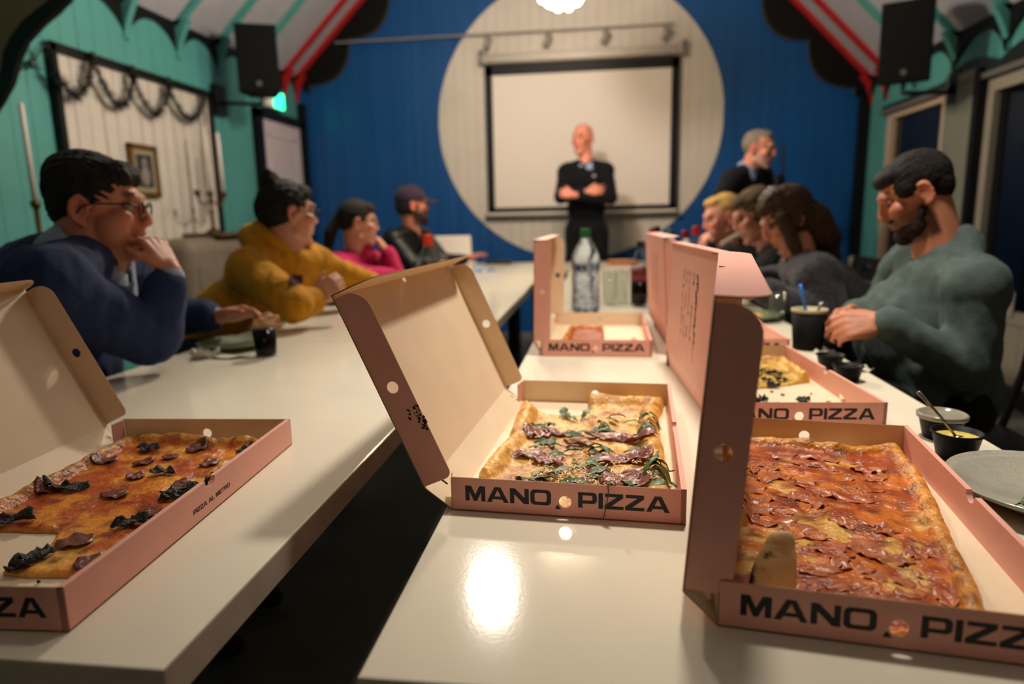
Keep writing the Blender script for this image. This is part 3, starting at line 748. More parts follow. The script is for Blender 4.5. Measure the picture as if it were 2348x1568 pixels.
def under_mat(x0):
    m = M_under.copy(); m.name = 'floury crust underside charred along one side'; nt = m.node_tree; N = nt.nodes; L = nt.links; b = N['Principled BSDF']; src = b.inputs['Base Color'].links[0].from_socket
    tc = N.new('ShaderNodeTexCoord'); sp = N.new('ShaderNodeSeparateXYZ'); L.new(tc.outputs['Object'], sp.inputs[0]); n = N.new('ShaderNodeTexNoise'); n.inputs['Scale'].default_value = 90; L.new(tc.outputs['Object'], n.inputs['Vector'])
    ad = N.new('ShaderNodeMath'); ad.operation = 'MULTIPLY_ADD'; L.new(n.outputs[0], ad.inputs[0]); ad.inputs[1].default_value = .022; L.new(sp.outputs[0], ad.inputs[2])
    r = N.new('ShaderNodeMapRange'); r.inputs[1].default_value = x0; r.inputs[2].default_value = x0+.006; L.new(ad.outputs[0], r.inputs[0])
    mx = N.new('ShaderNodeMix'); mx.data_type = 'RGBA'; mx.inputs[6].default_value = lin((24, 20, 14)); L.new(src, mx.inputs[7]); L.new(r.outputs[0], mx.inputs[0]); L.new(mx.outputs[2], b.inputs['Base Color']); return m
slab('folded_corner', net, .008, under_mat(net[1][1][0]-.002), pzC)
# --- meat pizza on the left table
palA = dict(sauce=C3(182, 80, 20), cheese=C3(222, 136, 36), burn=C3(112, 44, 12), crust=C3(206, 140, 62), crust2=C3(140, 82, 32), pale=.7, palecol=C3(236, 180, 84))
pa = [((0, 1203), 0), ((60, 1205), 0), ((132, 1207), 0), ((112, 1243), 0), ((48, 1272), 0), ((5, 1300), 0), ((100, 1306), 0), ((215, 1308), 0)]
rA = [(.262, .10), (.264, .2), (.266, .3), (.262, .4), (.26, .455)]
fa = [((590, 1003), 1), ((500, 1006), 1), ((420, 999), 1), ((360, 992), 1), ((300, 990), 1), ((262, 998), 1), ((200, 1025), 1), ((130, 1063), 1), ((62, 1115), 1), ((0, 1137), 1), ((-70, 1165), 1), ((-110, 1200), 0)]
polyA = clampbox([to_box(bxA, *q[0], z=.752) for q in pa]+rA+[to_box(bxA, *q[0], z=.757) for q in fa])
pzA, hA = pizza('partly eaten pizza with sausage slices and charred leaves on the left table', bxA, polyA, [q[1] for q in pa[:-1]]+[0]+[1]*5+[q[1] for q in fa], palA, 21, res=.0024, crust_h=.012, crust_w=.022, cheese=.52, spots=.8)
for k, (px, py, s) in enumerate([(450, 1020, .016), (480, 1052, .017), (240, 1046, .018), (330, 1052, .016), (262, 1124, .018), (338, 1170, .017), (170, 1230, .02), (310, 1083, .015), (200, 1274, .016), (390, 1040, .012), (110, 1115, .016), (420, 1100, .015)]):
    u, v = to_box(bxA, px, py, .757)
    sheet('sausage_slice', u, v, hA, s, M_salami, pzA, 200+k, fold=.003, aspect=.8, jag=.12, rot=random.uniform(0, 3), lift=.0025)
for k, (px, py, s) in enumerate([(338, 1017, .017), (563, 1023, .016), (372, 1072, .016), (165, 1106, .021), (415, 1112, .022), (28, 1176, .022), (300, 1186, .02), (72, 1258, .02), (488, 1092, .014), (130, 1108, .014), (45, 1280, .013), (395, 1127, .016)]):
    u, v = to_box(bxA, px, py, .760)
    sheet('charred_leaf', min(max(u, .014), BW-.026), v, hA, s, M_char, pzA, 240+k, fold=.0065, aspect=.62, jag=.55, rot=random.uniform(-.4, .9), lift=.004, rings=6, seg=22)
# --- rocket and ham pizza in the middle
palB = dict(sauce=C3(204, 150, 72), cheese=C3(226, 180, 104), burn=C3(150, 62, 28), crust=C3(230, 176, 88), crust2=C3(176, 112, 44), pale=.6, palecol=C3(238, 208, 150))
pb = [((1098, 1076), 0), ((1135, 1102), 0), ((1182, 1122), 0)]
fb = [(.115, .012), (.20, .012), (.262, .012)]
rb = [(.266, .06), (.264, .16), (.258, .28), (.256, .38)]
ub = [((1527, 908), 1), ((1480, 904), 1), ((1430, 908), 1), ((1385, 900), 1), ((1350, 904), 0), ((1350, 938), 0), ((1325, 940), 0), ((1270, 938), 0), ((1222, 930), 0), ((1205, 916), 1), ((1188, 920), 1), ((1180, 952), 1), ((1168, 990), 1), ((1148, 1012), 1), ((1122, 1045), 1)]
polyB = clampbox([to_box(bxB, *q[0], z=.752) for q in pb]+fb+rb+[to_box(bxB, *q[0], z=.757) for q in ub])
pzB, hB = pizza('pizza with rocket leaves, dark ham and grated cheese in the middle box', bxB, polyB, [0, 0, 0, 0, 0, 1, 1, 1, 1, 1]+[q[1] for q in ub], palB, 31, res=.0024, crust_h=.014, crust_w=.034, cheese=.6, spots=.55)
for k, (px, py, s, a) in enumerate([(1232, 985, .019, .7), (1285, 982, .02, .5), (1395, 990, .026, .45), (1462, 1000, .022, .5), (1215, 1030, .02, .6), (1258, 1046, .017, .7), (1405, 1042, .026, .5), (1465, 1040, .017, .9), (1230, 1096, .022, .5), (1275, 1104, .020, .6), (1420, 1085, .026, .6), (1450, 1102, .022, .6), (1330, 1008, .02, .4), (1340, 1100, .016, .6)]):
    u, v = to_box(bxB, px, py, .760)
    sheet('dark_ham_slice', min(max(u, .02), .25), max(v, .025), hB, s*1.25, M_prosc, pzB, 300+k, fold=.007, aspect=a, rot=random.uniform(-.4, .4), lift=.003, rings=6, seg=22)
lv = [(1300, 945, 2.0), (1330, 950, 1.2), (1390, 945, .1), (1430, 955, .3), (1470, 965, .2), (1400, 965, 3.0), (1310, 980, .4), (1340, 985, 3.3), (1370, 975, .8), (1420, 978, 2.8), (1450, 985, .2), (1480, 975, 1.0), (1240, 962, .3), (1255, 970, 2.8),
      (1285, 1020, .2), (1300, 1030, 3.0), (1330, 1022, .7), (1345, 1035, 4.6), (1270, 1012, 1.9), (1430, 1018, .3), (1225, 1010, .5), (1400, 1025, 2.7), (1235, 1080, .4), (1255, 1072, .7), (1270, 1065, 2.6), (1215, 1085, .1), (1285, 1088, .3), (1245, 1092, 2.9),
      (1480, 1082, .5), (1490, 1070, 1.0), (1470, 1095, .9), (1475, 1105, -1.0), (1460, 1105, 2.6), (1495, 1085, .2), (1310, 1060, .6), (1380, 1060, 2.8), (1340, 1075, .4), (1290, 1110, .3)]
for k, (px, py, a) in enumerate(lv):
    u, v = to_box(bxB, px, py, .763); r = random.Random(500+k)
    leaf('rocket_leaf', u, max(v, .02), hB, r.uniform(.026, .044), r.uniform(.0045, .0075), M_rocket, pzB, 400+k, a+r.uniform(-.3, .3), rise=r.uniform(.004, .010), tip=.010 if k in (0, 1, 28, 29) else 0)
    if k % 4 != 3: leaf('rocket_leaf', u+r.uniform(-.012, .012), max(v+r.uniform(-.010, .010), .02), hB, r.uniform(.016, .030), r.uniform(.004, .0065), M_rocket, pzB, 1400+k, a+r.uniform(-1.2, 1.2), rise=r.uniform(.002, .008))
mb = MB(); rs = random.Random(8)
for k in range(420):
    px, py = rs.gauss(1350, 60), rs.gauss(1072, 16)
    if k % 3 == 0: px, py = rs.uniform(1210, 1500), rs.uniform(960, 1110)
    u, v = to_box(bxB, px, py, .762)
    if not (.03 < u < .25 and .018 < v < .4): continue
    a = rs.uniform(0, PI); L_ = rs.uniform(.003, .007); z = hB(u, v)+rs.uniform(.003, .009)
    mb.box((u, v, z), (L_, .0013, .0009), Matrix.Rotation(a, 3, 'Z') @ Matrix.Rotation(rs.uniform(-.5, .5), 3, 'Y'))
tag(mb.build('grated_cheese', M_shred, pzB), kind='stuff')
# a stalk hanging over the front wall
sB = [to_box(bxB, 1392, 1118, .78), ]
u = sB[0][0]
leaf('rocket_leaf', u+.003, .008, lambda a, b: .0435, .016, .0028, M_rocket, pzB, 900, -1.5, rise=.0005)
MB().tube([(u, .004, .0455), (u+.001, -.0012, .0455), (u+.002, -.0026, .034), (u-.001, -.002, .018), (u-.004, -.003, .002)], .0006, 6).build('leaf_stalk', M_rocket, pzB)
# --- red pizza in the far box
palE = dict(sauce=C3(150, 58, 26), cheese=C3(178, 84, 32), burn=C3(104, 36, 16), crust=C3(206, 128, 40), crust2=C3(140, 70, 24), palecol=C3(230, 180, 90))
polyE = [(.03, .02), (.15, .012), (.255, .02), (.258, .10), (.25, .165), (.19, .17), (.158, .172), (.155, .30), (.153, .385), (.10, .40), (.045, .39), (.04, .28), (.036, .14)]
pzE, hE = pizza('half-eaten red tomato pizza in the far box before the water bottle', bxE, polyE, [0, 0, 1, 1, 0, 0, 0, 0, 1, 1, 1, 1, 1], palE, 41, res=.0035, cheese=.45, spots=.4)
# --- last slice in the nearly empty box, with crumbs
palD = dict(sauce=C3(196, 150, 60), cheese=C3(216, 176, 88), burn=C3(90, 60, 24), crust=C3(216, 170, 70), crust2=C3(180, 120, 44), palecol=C3(230, 190, 110), pale=.4)
polyD = clampbox([to_box(bxD, *q) for q in ((1640, 876), (1720, 880), (1800, 872), (1858, 864), (1835, 846), (1808, 822), (1770, 816), (1728, 818), (1660, 816))])
pzD, hD = pizza('single leftover slice with dark topping in the nearly emptied box', bxD, polyD, [0, 0, 0, 1, 1, 1, 1, 1, 0], palD, 51, res=.003, crust_h=.016, cheese=.6, spots=.7)
for k, (px, py, s) in enumerate([(1730, 852, .016), (1775, 846, .017), (1790, 860, .012), (1758, 862, .010), (1745, 842, .010), (1775, 868, .012)]):
    u, v = to_box(bxD, px, py, .762); sheet('charred_topping', u, v, hD, s, M_char, pzD, 600+k, fold=.006, aspect=.6, jag=.5, lift=.004)
crumbD = mat('crumb', (40, 28, 18), .7)
rs = random.Random(5)
for k, (px, py, s) in enumerate([(1735, 918, .010), (1752, 914, .008), (1838, 918, .011), (1848, 914, .008), (1795, 902, .004), (1900, 918, .004), (1770, 895, .003), (1860, 900, .002), (1940, 914, .012), (1780, 922, .006)]):
    u, v = to_box(bxD, px, py, .747); 
    o = sheet('crust_crumb', 0, 0, lambda a, b: .0024, s, M_char if k != 8 else M_shred, None, 640+k, fold=.01 if s > .006 else .002, aspect=.7, jag=.5, rings=3, seg=10)
    o.location = bxD.matrix_world @ Vector((0, 0, 0)); o.matrix_world = Matrix.Translation(bxD.location) @ Matrix.Rotation(bxD.rotation_euler.z, 4, 'Z') @ Matrix.Translation((u, v, 0))
    tag(o, ('large burnt crumb at the front wall of the emptied box, leftmost', 'burnt crumb just right of the leftmost one in the emptied box', 'large burnt crumb in the middle of the front wall of the emptied box', 'burnt crumb touching the right of the large middle one in the emptied box', 'small burnt crumb halfway back on the floor of the emptied box', 'small burnt crumb at the front of the emptied box, near its pale scrap', 'tiny burnt crumb farthest back, left of centre in the emptied box', 'tiniest burnt speck right of centre on the floor of the emptied box', 'pale crust scrap at the front right of the emptied pizza box', 'burnt crumb between the two large ones at the front of the emptied box')[k], 'crumb', 'crumbs in the emptied box')
for k, (px, py, s) in enumerate([(120, 1052, .006), (126, 1057, .004), (160, 1042, .004), (178, 1050, .009), (88, 1335, .002), (50, 1118, .003)]):
    u, v = to_box(bxA, px, py, .744)
    o = sheet('pizza_crumb', 0, 0, lambda a, b: .0022, s, M_salami if k < 3 else M_char, None, 660+k, fold=.002, aspect=.6, jag=.4, rings=3, seg=10)
    o.matrix_world = Matrix.Translation(bxA.location) @ Matrix.Rotation(bxA.rotation_euler.z, 4, 'Z') @ Matrix.Translation((u, v, 0))
    tag(o, ('brownish scrap at the left pizza lid fold, left of a smaller one', 'smaller brownish scrap touching the right of another at the left lid fold', 'round brown scrap above the dark flake in the left pizza box', 'dark flake by the crust at the left lid fold', 'tiny dark speck at the front left of the left pizza box', 'dark speck at the left edge of the meat pizza crust')[k], 'crumb', 'scraps in the left pizza box')
# ---------------------------------------------------------------- people
TABLES = ((-1.27, -.34, .44, 4.7), (-.19, .80, .45, 4.7), (-1.2, .6, 4.7, 5.42))
def capsule(mb, p0, r0, p1, r1, seg=14):
    p0, p1 = Vector(p0), Vector(p1); ax = p1-p0
    if ax.length < 1e-5: return mb.ball(p0, max(r0, r1), seg, 9)
    d = ax.normalized(); pts = []; rs = []
    for k in range(6):
        a = PI/2*(1-k/5*1.0); pts.append(p0-d*(r0*math.sin(a))); rs.append(max(r0*math.cos(a), 1e-4))
    for k in range(6):
        a = PI/2*k/5; pts.append(p1+d*(r1*math.sin(a))); rs.append(max(r1*math.cos(a), 1e-4))
    return mb.tube(pts, rs, seg, True)
def ell(mb, c, r, M=None, seg=18, rings=12): return mb.ball(c, r, seg, rings, M)
def blob(mb, voxel, smooth_it=4):
    """union of closed shapes as one smooth skin -> (verts array, faces)"""
    me = bpy.data.meshes.new('tmp'); me.from_pydata([tuple(v) for v in mb.v], [], mb.f); me.update()
    o = bpy.data.objects.new('tmp', me); COL.objects.link(o)
    md = o.modifiers.new('r', 'REMESH'); md.mode = 'VOXEL'; md.voxel_size = voxel; md.adaptivity = 0
    dg = bpy.context.evaluated_depsgraph_get(); ev = o.evaluated_get(dg); m2 = ev.to_mesh()
    nv = len(m2.vertices); V = np.empty(nv*3); m2.vertices.foreach_get('co', V); V = V.reshape(-1, 3)
    F_ = [tuple(p.vertices) for p in m2.polygons]
    ne = len(m2.edges); E_ = np.empty(ne*2, int); m2.edges.foreach_get('vertices', E_); E_ = E_.reshape(-1, 2)
    ev.to_mesh_clear(); bpy.data.objects.remove(o); bpy.data.meshes.remove(me)
    deg = np.bincount(E_.ravel(), minlength=nv)[:, None]
    for _ in range(smooth_it):
        s = np.zeros_like(V)
        for c in range(3): s[:, c] = np.bincount(E_[:, 0], V[E_[:, 1], c], nv)+np.bincount(E_[:, 1], V[E_[:, 0], c], nv)
        V = V*.45+.55*s/np.maximum(deg, 1)
    return V, F_, E_
def normals(V, F_):
    Fq = np.array([f if len(f) == 4 else (f[0], f[1], f[2], f[2]) for f in F_])
    n = np.cross(V[Fq[:, 2]]-V[Fq[:, 0]], V[Fq[:, 3]]-V[Fq[:, 1]]); out = np.zeros_like(V)
    for k in range(4):
        for c in range(3): out[:, c] += np.bincount(Fq[:, k], n[:, c], len(V))
    return out/np.maximum(np.linalg.norm(out, axis=1, keepdims=True), 1e-9)
def fold_noise(V, N_, amp, freq, seed, stretch=(1, 1, .45)):
    x, y, z = V[:, 0]*stretch[0]*freq, V[:, 1]*stretch[1]*freq, V[:, 2]*stretch[2]*freq
    n1 = fbm(x+.7*z+11, y*.8+z+5, seed, 3); n2 = fbm(x*1.7-z+31, y*1.5-.6*z+17, seed+3, 3)
    rid = 1-np.abs(n1*2-1)*2
    n3 = fbm(x*2.3+1.4*z+3, y*2.1-z*1.9+9, seed+6, 3); rid3 = 1-np.abs(n3*2-1)*2.2
    return V+N_*(amp*(.8*(n2-.5)+.55*np.clip(rid, -.6, 1)+.42*np.clip(rid3, -.5, 1)-.12))[:, None]
def skin_mat(name, c): return mat(name, c, .48, attr='Col', bump=.03, bump_scale=300, spec=.4)
def cloth(name, c, rough=.85, amt=.18, scale=30, bump=.25, bs=260, sheen=.04): return mat(name, c, rough, noise_amt=amt, noise_scale=scale, bump=bump, bump_scale=bs, sheen=sheen, spec=.25)
def head_frame(pos, fwd, roll=0):
    f_ = Vector(fwd).normalized(); r = f_.cross(Vector((0, 0, 1))).normalized(); u = r.cross(f_)
    if roll: q = Matrix.Rotation(math.radians(roll), 3, f_); r, u = q @ r, q @ u
    return Matrix(((r.x, f_.x, u.x, pos[0]), (r.y, f_.y, u.y, pos[1]), (r.z, f_.z, u.z, pos[2]), (0, 0, 0, 1)))
def rot3(M): return M.to_3x3()
def hand(mb, W, d, palm, side, curl=(25, 25, 25, 25), spread=6, thumb=(35, 20), s=1.0):
    """W wrist; d towards the fingers; palm = direction the palm faces; side = +1 when the thumb is on d x palm"""
    d = Vector(d).normalized(); n = Vector(palm); n = (n-d*n.dot(d)).normalized(); t = d.cross(n)*side   # t: towards the thumb
    W = Vector(W); base = W+d*.018*s
    off = (.030, .010, -.010, -.028); ln = (.070, .078, .072, .056); rad = (.0092, .0094, .009, .0078)
    for i in range(4):
        K = W+d*(.092-.004*abs(i-1.2))*s+t*off[i]*s
        capsule(mb, base+t*off[i]*.55*s, .0155*s, K, .0115*s, 10)
        a = math.radians(spread*(1.2-i)); fd = (d*math.cos(a)+t*math.sin(a)).normalized(); p = K; r = rad[i]*s; ang = 0
        for k, q in enumerate((.45, .31, .24)):
            ang += math.radians(curl[i]*(1 if k else .9)); dd = fd*math.cos(ang)+n*math.sin(ang); p2 = p+dd*ln[i]*q*s
            capsule(mb, p, r, p2, r*.88, 9); p = p2; r *= .88
    ell(mb, W+d*.05*s+n*.004*s, (.040*s, .046*s, .017*s), Matrix((t, d, n)).transposed())
    a = math.radians(thumb[0]); td = (d*math.cos(a)+t*math.sin(a)+n*.25).normalized(); p = W+d*.026*s+t*.024*s
    capsule(mb, W+d*.016*s+t*.012*s, .016*s, p+td*.020*s, .0135*s, 10)
    p = p+td*.020*s; td2 = (td*math.cos(math.radians(thumb[1]))+(d*.6-t*.3+n*.5).normalized()*math.sin(math.radians(thumb[1]))).normalized()
    p2 = p+td*.026*s; capsule(mb, p, .0118*s, p2, .0105*s, 9); capsule(mb, p2, .0105*s, p2+td2*.026*s, .0085*s, 9)
def head_prims(mb, M, hs, neck, neck_r, jaw=1.0, nose=1.0, extra=()):
    R3 = rot3(M)
    def B(c, r):
        ell(mb, M @ (Vector(c)*hs), tuple(x*hs for x in (r if isinstance(r, tuple) else (r, r, r))), R3)
    def K(a, ra, b, rb): capsule(mb, M @ (Vector(a)*hs), ra*hs, M @ (Vector(b)*hs), rb*hs, 12)
    B((0, -.014, .036), (.076, .098, .088)); B((0, .030, -.034), (.061, .060, .078)); B((0, .036, -.078), (.053*jaw, .050, .036))
    B((0, .074, -.100), (.024*jaw, .022, .020))
    for s in (-1, 1):
        B((s*.041, .060, -.014), (.027, .027, .024)); B((s*.012, .102, -.026), (.0095, .011, .008))
        K((s*.050*jaw, .0, -.070), .016, (s*.018, .074, -.103), .016)
        # ear: a flat shell with a thicker rim
        for k in range(8):
            a0, a1 = -1.9+k*.5, -1.9+(k+1)*.5
            p = lambda a: (s*(.079+.006*math.cos(a)*0+.004), -.018-.019*math.cos(a)*1.0*(1 if math.sin(a) > -.5 else .7), -.004+.031*math.sin(a))
            K(p(a0), .0052, p(a1), .0052)
        B((s*.078, -.014, -.004), (.006, .016, .027)); B((s*.078, -.008, -.034), (.006, .008, .009))
    K((-.036, .082, .034), .0125, (.036, .082, .034), .0125)
    K((0, .088, .026), .009, (0, .105*nose, -.014), .0115); B((0, .1055*nose, -.020), .0125)
    B((0, .076, -.054), (.034, .022, .026))
    K((-.019, .089, -.050), .0065, (0, .0945, -.0485), .0082); K((.019, .089, -.050), .0065, (0, .0945, -.0485), .0082)
    K((-.017, .087, -.064), .007, (0, .0925, -.065), .009); K((.017, .087, -.064), .007, (0, .0925, -.065), .009)
    for h in extra: B(h[0], h[1])
    capsule(mb, M @ (Vector((0, -.028, -.040))*hs), .056*hs*neck_r, neck, .064*neck_r, 18)
def face_detail(V, M, hs):
    Mi = np.array(M.inverted()); L = (V @ Mi[:3, :3].T+Mi[:3, 3])/hs; near = (np.abs(L) < .16).all(1)
    D = np.zeros_like(L)
    for s in (-1, 1):
        g = np.exp(-((L[:, 0]-s*.033)**2/(2*.0135**2)+(L[:, 1]-.086)**2/(2*.02**2)+(L[:, 2]-.012)**2/(2*.0095**2))); D[:, 1] -= .013*g
        g = np.exp(-((L[:, 0]-s*.083)**2/(2*.008**2)+(L[:, 1]+.012)**2/(2*.008**2)+(L[:, 2]-.0)**2/(2*.015**2))); D[:, 0] -= s*.006*g
    g = np.exp(-((L[:, 2]+.0572)**2/(2*.0022**2)))*(np.abs(L[:, 0]) < .024)*(L[:, 1] > .07); D[:, 1] -= .004*g
    g = np.exp(-((L[:, 2]+.083)**2/(2*.006**2)+L[:, 0]**2/(2*.02**2)))*(L[:, 1] > .05); D[:, 1] -= .004*g
    D[~near] = 0
    Mn = np.array(M)[:3, :3]
    return V+(D*hs) @ Mn.T, L, near
def skin_colour(L, near, V, base, flush, stub=None, stub_amt=0, bald=False):
    b = np.array(lin(base)[:3]); fl = np.array(lin(flush)[:3]); col = np.tile(b, (len(V), 1))
    n = fbm(V[:, 0]*45+V[:, 2]*31, V[:, 1]*45-V[:, 2]*27, 77, 3)[:, None]
    col = col*(.86+.28*n)
    def mixin(w_, c):
        nonlocal col
        w_ = (w_*near)[:, None]; col = col*(1-w_)+np.array(c)*w_
    for s in (-1, 1):
        mixin(.45*np.exp(-(((L[:, 0]-s*.045)/.024)**2+((L[:, 2]+.024)/.024)**2)/1.0)*(L[:, 1] > .03), fl)
        mixin(.5*np.exp(-(((L[:, 0]-s*.081)/.014)**2+((L[:, 2])/.034)**2)), fl)
        # brows
        mixin(.75*np.exp(-(((L[:, 0]-s*.034)/.018)**2+((L[:, 2]-.038-.004*np.cos((L[:, 0]-s*.034)*60))/.0055)**2))*(L[:, 1] > .06), lin(stub or (60, 44, 30))[:3])
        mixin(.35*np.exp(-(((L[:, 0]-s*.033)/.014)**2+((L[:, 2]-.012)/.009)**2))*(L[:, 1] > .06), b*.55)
    mixin(.5*np.exp(-((L[:, 0]/.016)**2+((L[:, 2]+.02)/.016)**2))*(L[:, 1] > .085), fl)
    mixin(.6*np.exp(-((L[:, 0]/.021)**2+((L[:, 2]+.057)/.011)**2))*(L[:, 1] > .07), lin((150, 70, 62))[:3])
    mixin(.7*np.exp(-((L[:, 0]/.021)**2+((L[:, 2]+.0572)/.0022)**2))*(L[:, 1] > .07), lin((70, 30, 28))[:3])
    if stub_amt:
        w_ = sstep(-.022, -.045, L[:, 2])*(L[:, 1] > -.01)*sstep(-.14, -.12, L[:, 2])*(1-.9*np.exp(-((L[:, 0]/.021)**2+((L[:, 2]+.057)/.010)**2)))
        mixin(stub_amt*w_, lin(stub)[:3])
    return col
def vcol(o, col):
    a = o.data.color_attributes.new('Col', 'FLOAT_COLOR', 'POINT')
    a.data.foreach_set('color', np.concatenate([col, np.ones((len(col), 1))], 1).astype(np.float32).ravel())
def strands(V, N_, M, hs, amp, seed, freq=(60, 16)):
    Mi = np.array(M.inverted()); L = (V @ Mi[:3, :3].T+Mi[:3, 3])/hs
    ang = np.arctan2(L[:, 0], L[:, 2]+.02); n = fbm(ang*freq[0]/2, L[:, 1]*freq[1]+3*np.sin(ang*3), seed, 4); n2 = fbm(ang*26+3, L[:, 1]*40, seed+5, 3)
    return V+N_*(amp*((n-.5)*1.2+(n2-.5)*1.6))[:, None]*hs
def hair_mat(name, c, amt=.5): return mat(name, c, .62, noise_amt=amt, noise_scale=110, bump=.8, bump_scale=260, spec=.3, stretch=(1, 1, .3))
LOG = []
def person(label, head, fwd, sh, el, wr, pel, kn, an, top, trouser, skin=(205, 140, 110), flush=(190, 96, 78), hs=1.0, roll=0, bulk=1.0, voxel=.006,
           hands=None, hair=None, hair_m=None, stub=None, stub_amt=0, sleeve=.93, top_extra=None, collar=None, glasses=None, jaw=1.0, nose=1.0, neck_r=1.0, beard=None, beard_m=None,
           wrinkle=.008, top_name='sweater', feet=None, seed=1, spine_bend=0.0, arm_r=1.0, shoe_m=None, group=None, hand_s=1.0, chest_d=1.0, hair_amp=.005, head_extra=(), closed=False, collar_w=1.0, neckline=0.0):
    head = Vector(head); sh = [Vector(p) for p in sh]; el = [Vector(p) for p in el]; wr = [Vector(p) for p in wr]; pel = Vector(pel); kn = [Vector(p) for p in kn]; an = [Vector(p) for p in an]
    for q_ in el+wr:
        if any(a < q_.x < b and c < q_.y < d for a, b, c, d in TABLES) and q_.z > .66: q_.z = max(q_.z, .772+.046*arm_r)
    M = head_frame(head, fwd, roll); mid = (sh[0]+sh[1])/2; sx = (sh[1]-sh[0]).normalized()     # sh[0] = the person's right
    spine = mid-pel; sz = spine.normalized(); sy = sx.cross(sz).normalized(); sx = sz.cross(sy); T3 = Matrix((-sx, sy, sz)).transposed(); ln = spine.length
    hw = (sh[1]-sh[0]).length/2
    hipv = sx*.095*bulk; hips = [pel-hipv, pel+hipv]
    LOG.append((label[:34], 'upper %.2f %.2f fore %.2f %.2f shw %.2f spine %.2f thigh %.2f shin %.2f neck %.2f' % ((sh[0]-el[0]).length, (sh[1]-el[1]).length, (el[0]-wr[0]).length, (el[1]-wr[1]).length, 2*hw, ln, (hips[0]-kn[0]).length, (kn[0]-an[0]).length, (head-mid).length)))
    neck = mid+sz*.03-sy*.0
    def torso(mb, g):
        b = bulk
        bow = sy*(-spine_bend)
        ell(mb, mid-sz*.115+bow*.6, (hw*.98+g, .105*b*chest_d+g, .175+g), T3, 22, 14)
        ell(mb, pel+spine*.42+bow, (.150*b+g, .118*b+g, .17+g), T3, 22, 14)
        ell(mb, pel+sz*.03, (.168*b+g, .130*b+g, .13+g), T3, 22, 14)
        for k in (0, 1):
            capsule(mb, sh[k], .056*arm_r+g, neck+sz*.005, .052+g); ell(mb, sh[k]-sz*.01, (.066*arm_r+g,)*3)
    def arms(mb, g, upto=1.0):
        for k in (0, 1):
            capsule(mb, sh[k]-sz*.012, .058*arm_r+g, el[k], .044*arm_r+g)
            w2 = el[k].lerp(wr[k], upto); capsule(mb, el[k], .044*arm_r+g, w2, (.029+.012*(1-upto))*arm_r+g)
    def legs(mb, g):
        ell(mb, pel+sz*.0, (.165*bulk+g, .125*bulk+g, .115+g), T3, 20, 12)
        for k in (0, 1):
            capsule(mb, hips[k], .088*bulk+g, kn[k], .060+g); capsule(mb, kn[k], .060+g, an[k], .040+g)
    # body: one continuous skin
    mb = MB(); head_prims(mb, M, hs, neck, neck_r, jaw, nose, head_extra); torso(mb, -.012); arms(mb, -.008)
    for k in (0, 1):
        capsule(mb, hips[k], .080*bulk, kn[k], .050); capsule(mb, kn[k], .050, an[k], .034)
        f_ = (feet[k] if feet else (fwd[0], fwd[1], 0)); capsule(mb, an[k]-Vector((0, 0, .02)), .034, an[k]+Vector(f_).normalized()*.14-Vector((0, 0, .045)), .026)
        hd = hands[k] if hands else None
        if hd is None: hd = dict(d=(wr[k]-el[k]), palm=(0, 0, -1))
        sd = hd.get('side'); 
        if sd is None: sd = (1, -1)[k]
        hand(mb, wr[k], hd['d'], hd['palm'], sd, hd.get('curl', (25, 28, 30, 32)), hd.get('spread', 5), hd.get('thumb', (35, 20)), hd.get('s', hand_s))
        capsule(mb, el[k].lerp(wr[k], .8), .031, wr[k]+Vector(hd['d']).normalized()*.012, .024)
    V, F_, E_ = blob(mb, voxel, 3)
    V, L, near = face_detail(V, M, hs)
    o = mesh('person', V, F_, skin_mat('skin', (205, 140, 110)), None, True); vcol(o, skin_colour(L, near, V, skin, flush, stub, stub_amt)); tag(o, label, 'person', group)
    # eyes
    for s in (-1, 1):
        c = M @ (Vector((s*.033, .0715, .011))*hs); mbe = MB().ball(c, .0122*hs, 14, 10)
        e = mbe.build('eye', [mat('eyelid', (116, 70, 54), .6)]*2 if closed else [mat('eye white', (150, 136, 124), .25), mat('iris', (40, 30, 24), .15)], o, True); ax = Vector(fwd).normalized()
        for p in e.data.polygons:
            if (p.center-c).normalized().dot(ax) > .86: p.material_index = 1
    # top garment
    mb = MB(); torso(mb, .010); arms(mb, .010, sleeve)
    for k in (0, 1):
        c0 = el[k].lerp(wr[k], sleeve-.10); c1 = el[k].lerp(wr[k], sleeve); capsule(mb, c0, .041*arm_r, c1, .038*arm_r)
    mb2 = MB()
    for k in range(20):
        a0, a1 = 2*PI*k/20, 2*PI*(k+1)/20
        q = lambda a: neck+sz*(.020-neckline)+sx*((.068+neckline*.9)*neck_r*math.cos(a))+sy*((.066+neckline*.5)*neck_r*math.sin(a))-sz*.022*math.sin(a)
        capsule(mb, q(a0), .0125, q(a1), .0125, 8)
    if top_extra: top_extra(mb, dict(M=M, mid=mid, sz=sz, sy=sy, sx=sx, neck=neck, sh=sh, el=el, wr=wr, pel=pel))
    V, F_, E_ = blob(mb, max(voxel*1.3, .007), 4); V = fold_noise(V, normals(V, F_), wrinkle, 7.5, seed)
    mesh(top_name, V, F_, top, o, True)
    mb = MB(); legs(mb, .008); V, F_, E_ = blob(mb, .010, 4); V = fold_noise(V, normals(V, F_), .007, 9, seed+40)
    mesh('trousers', V, F_, trouser, o, True)
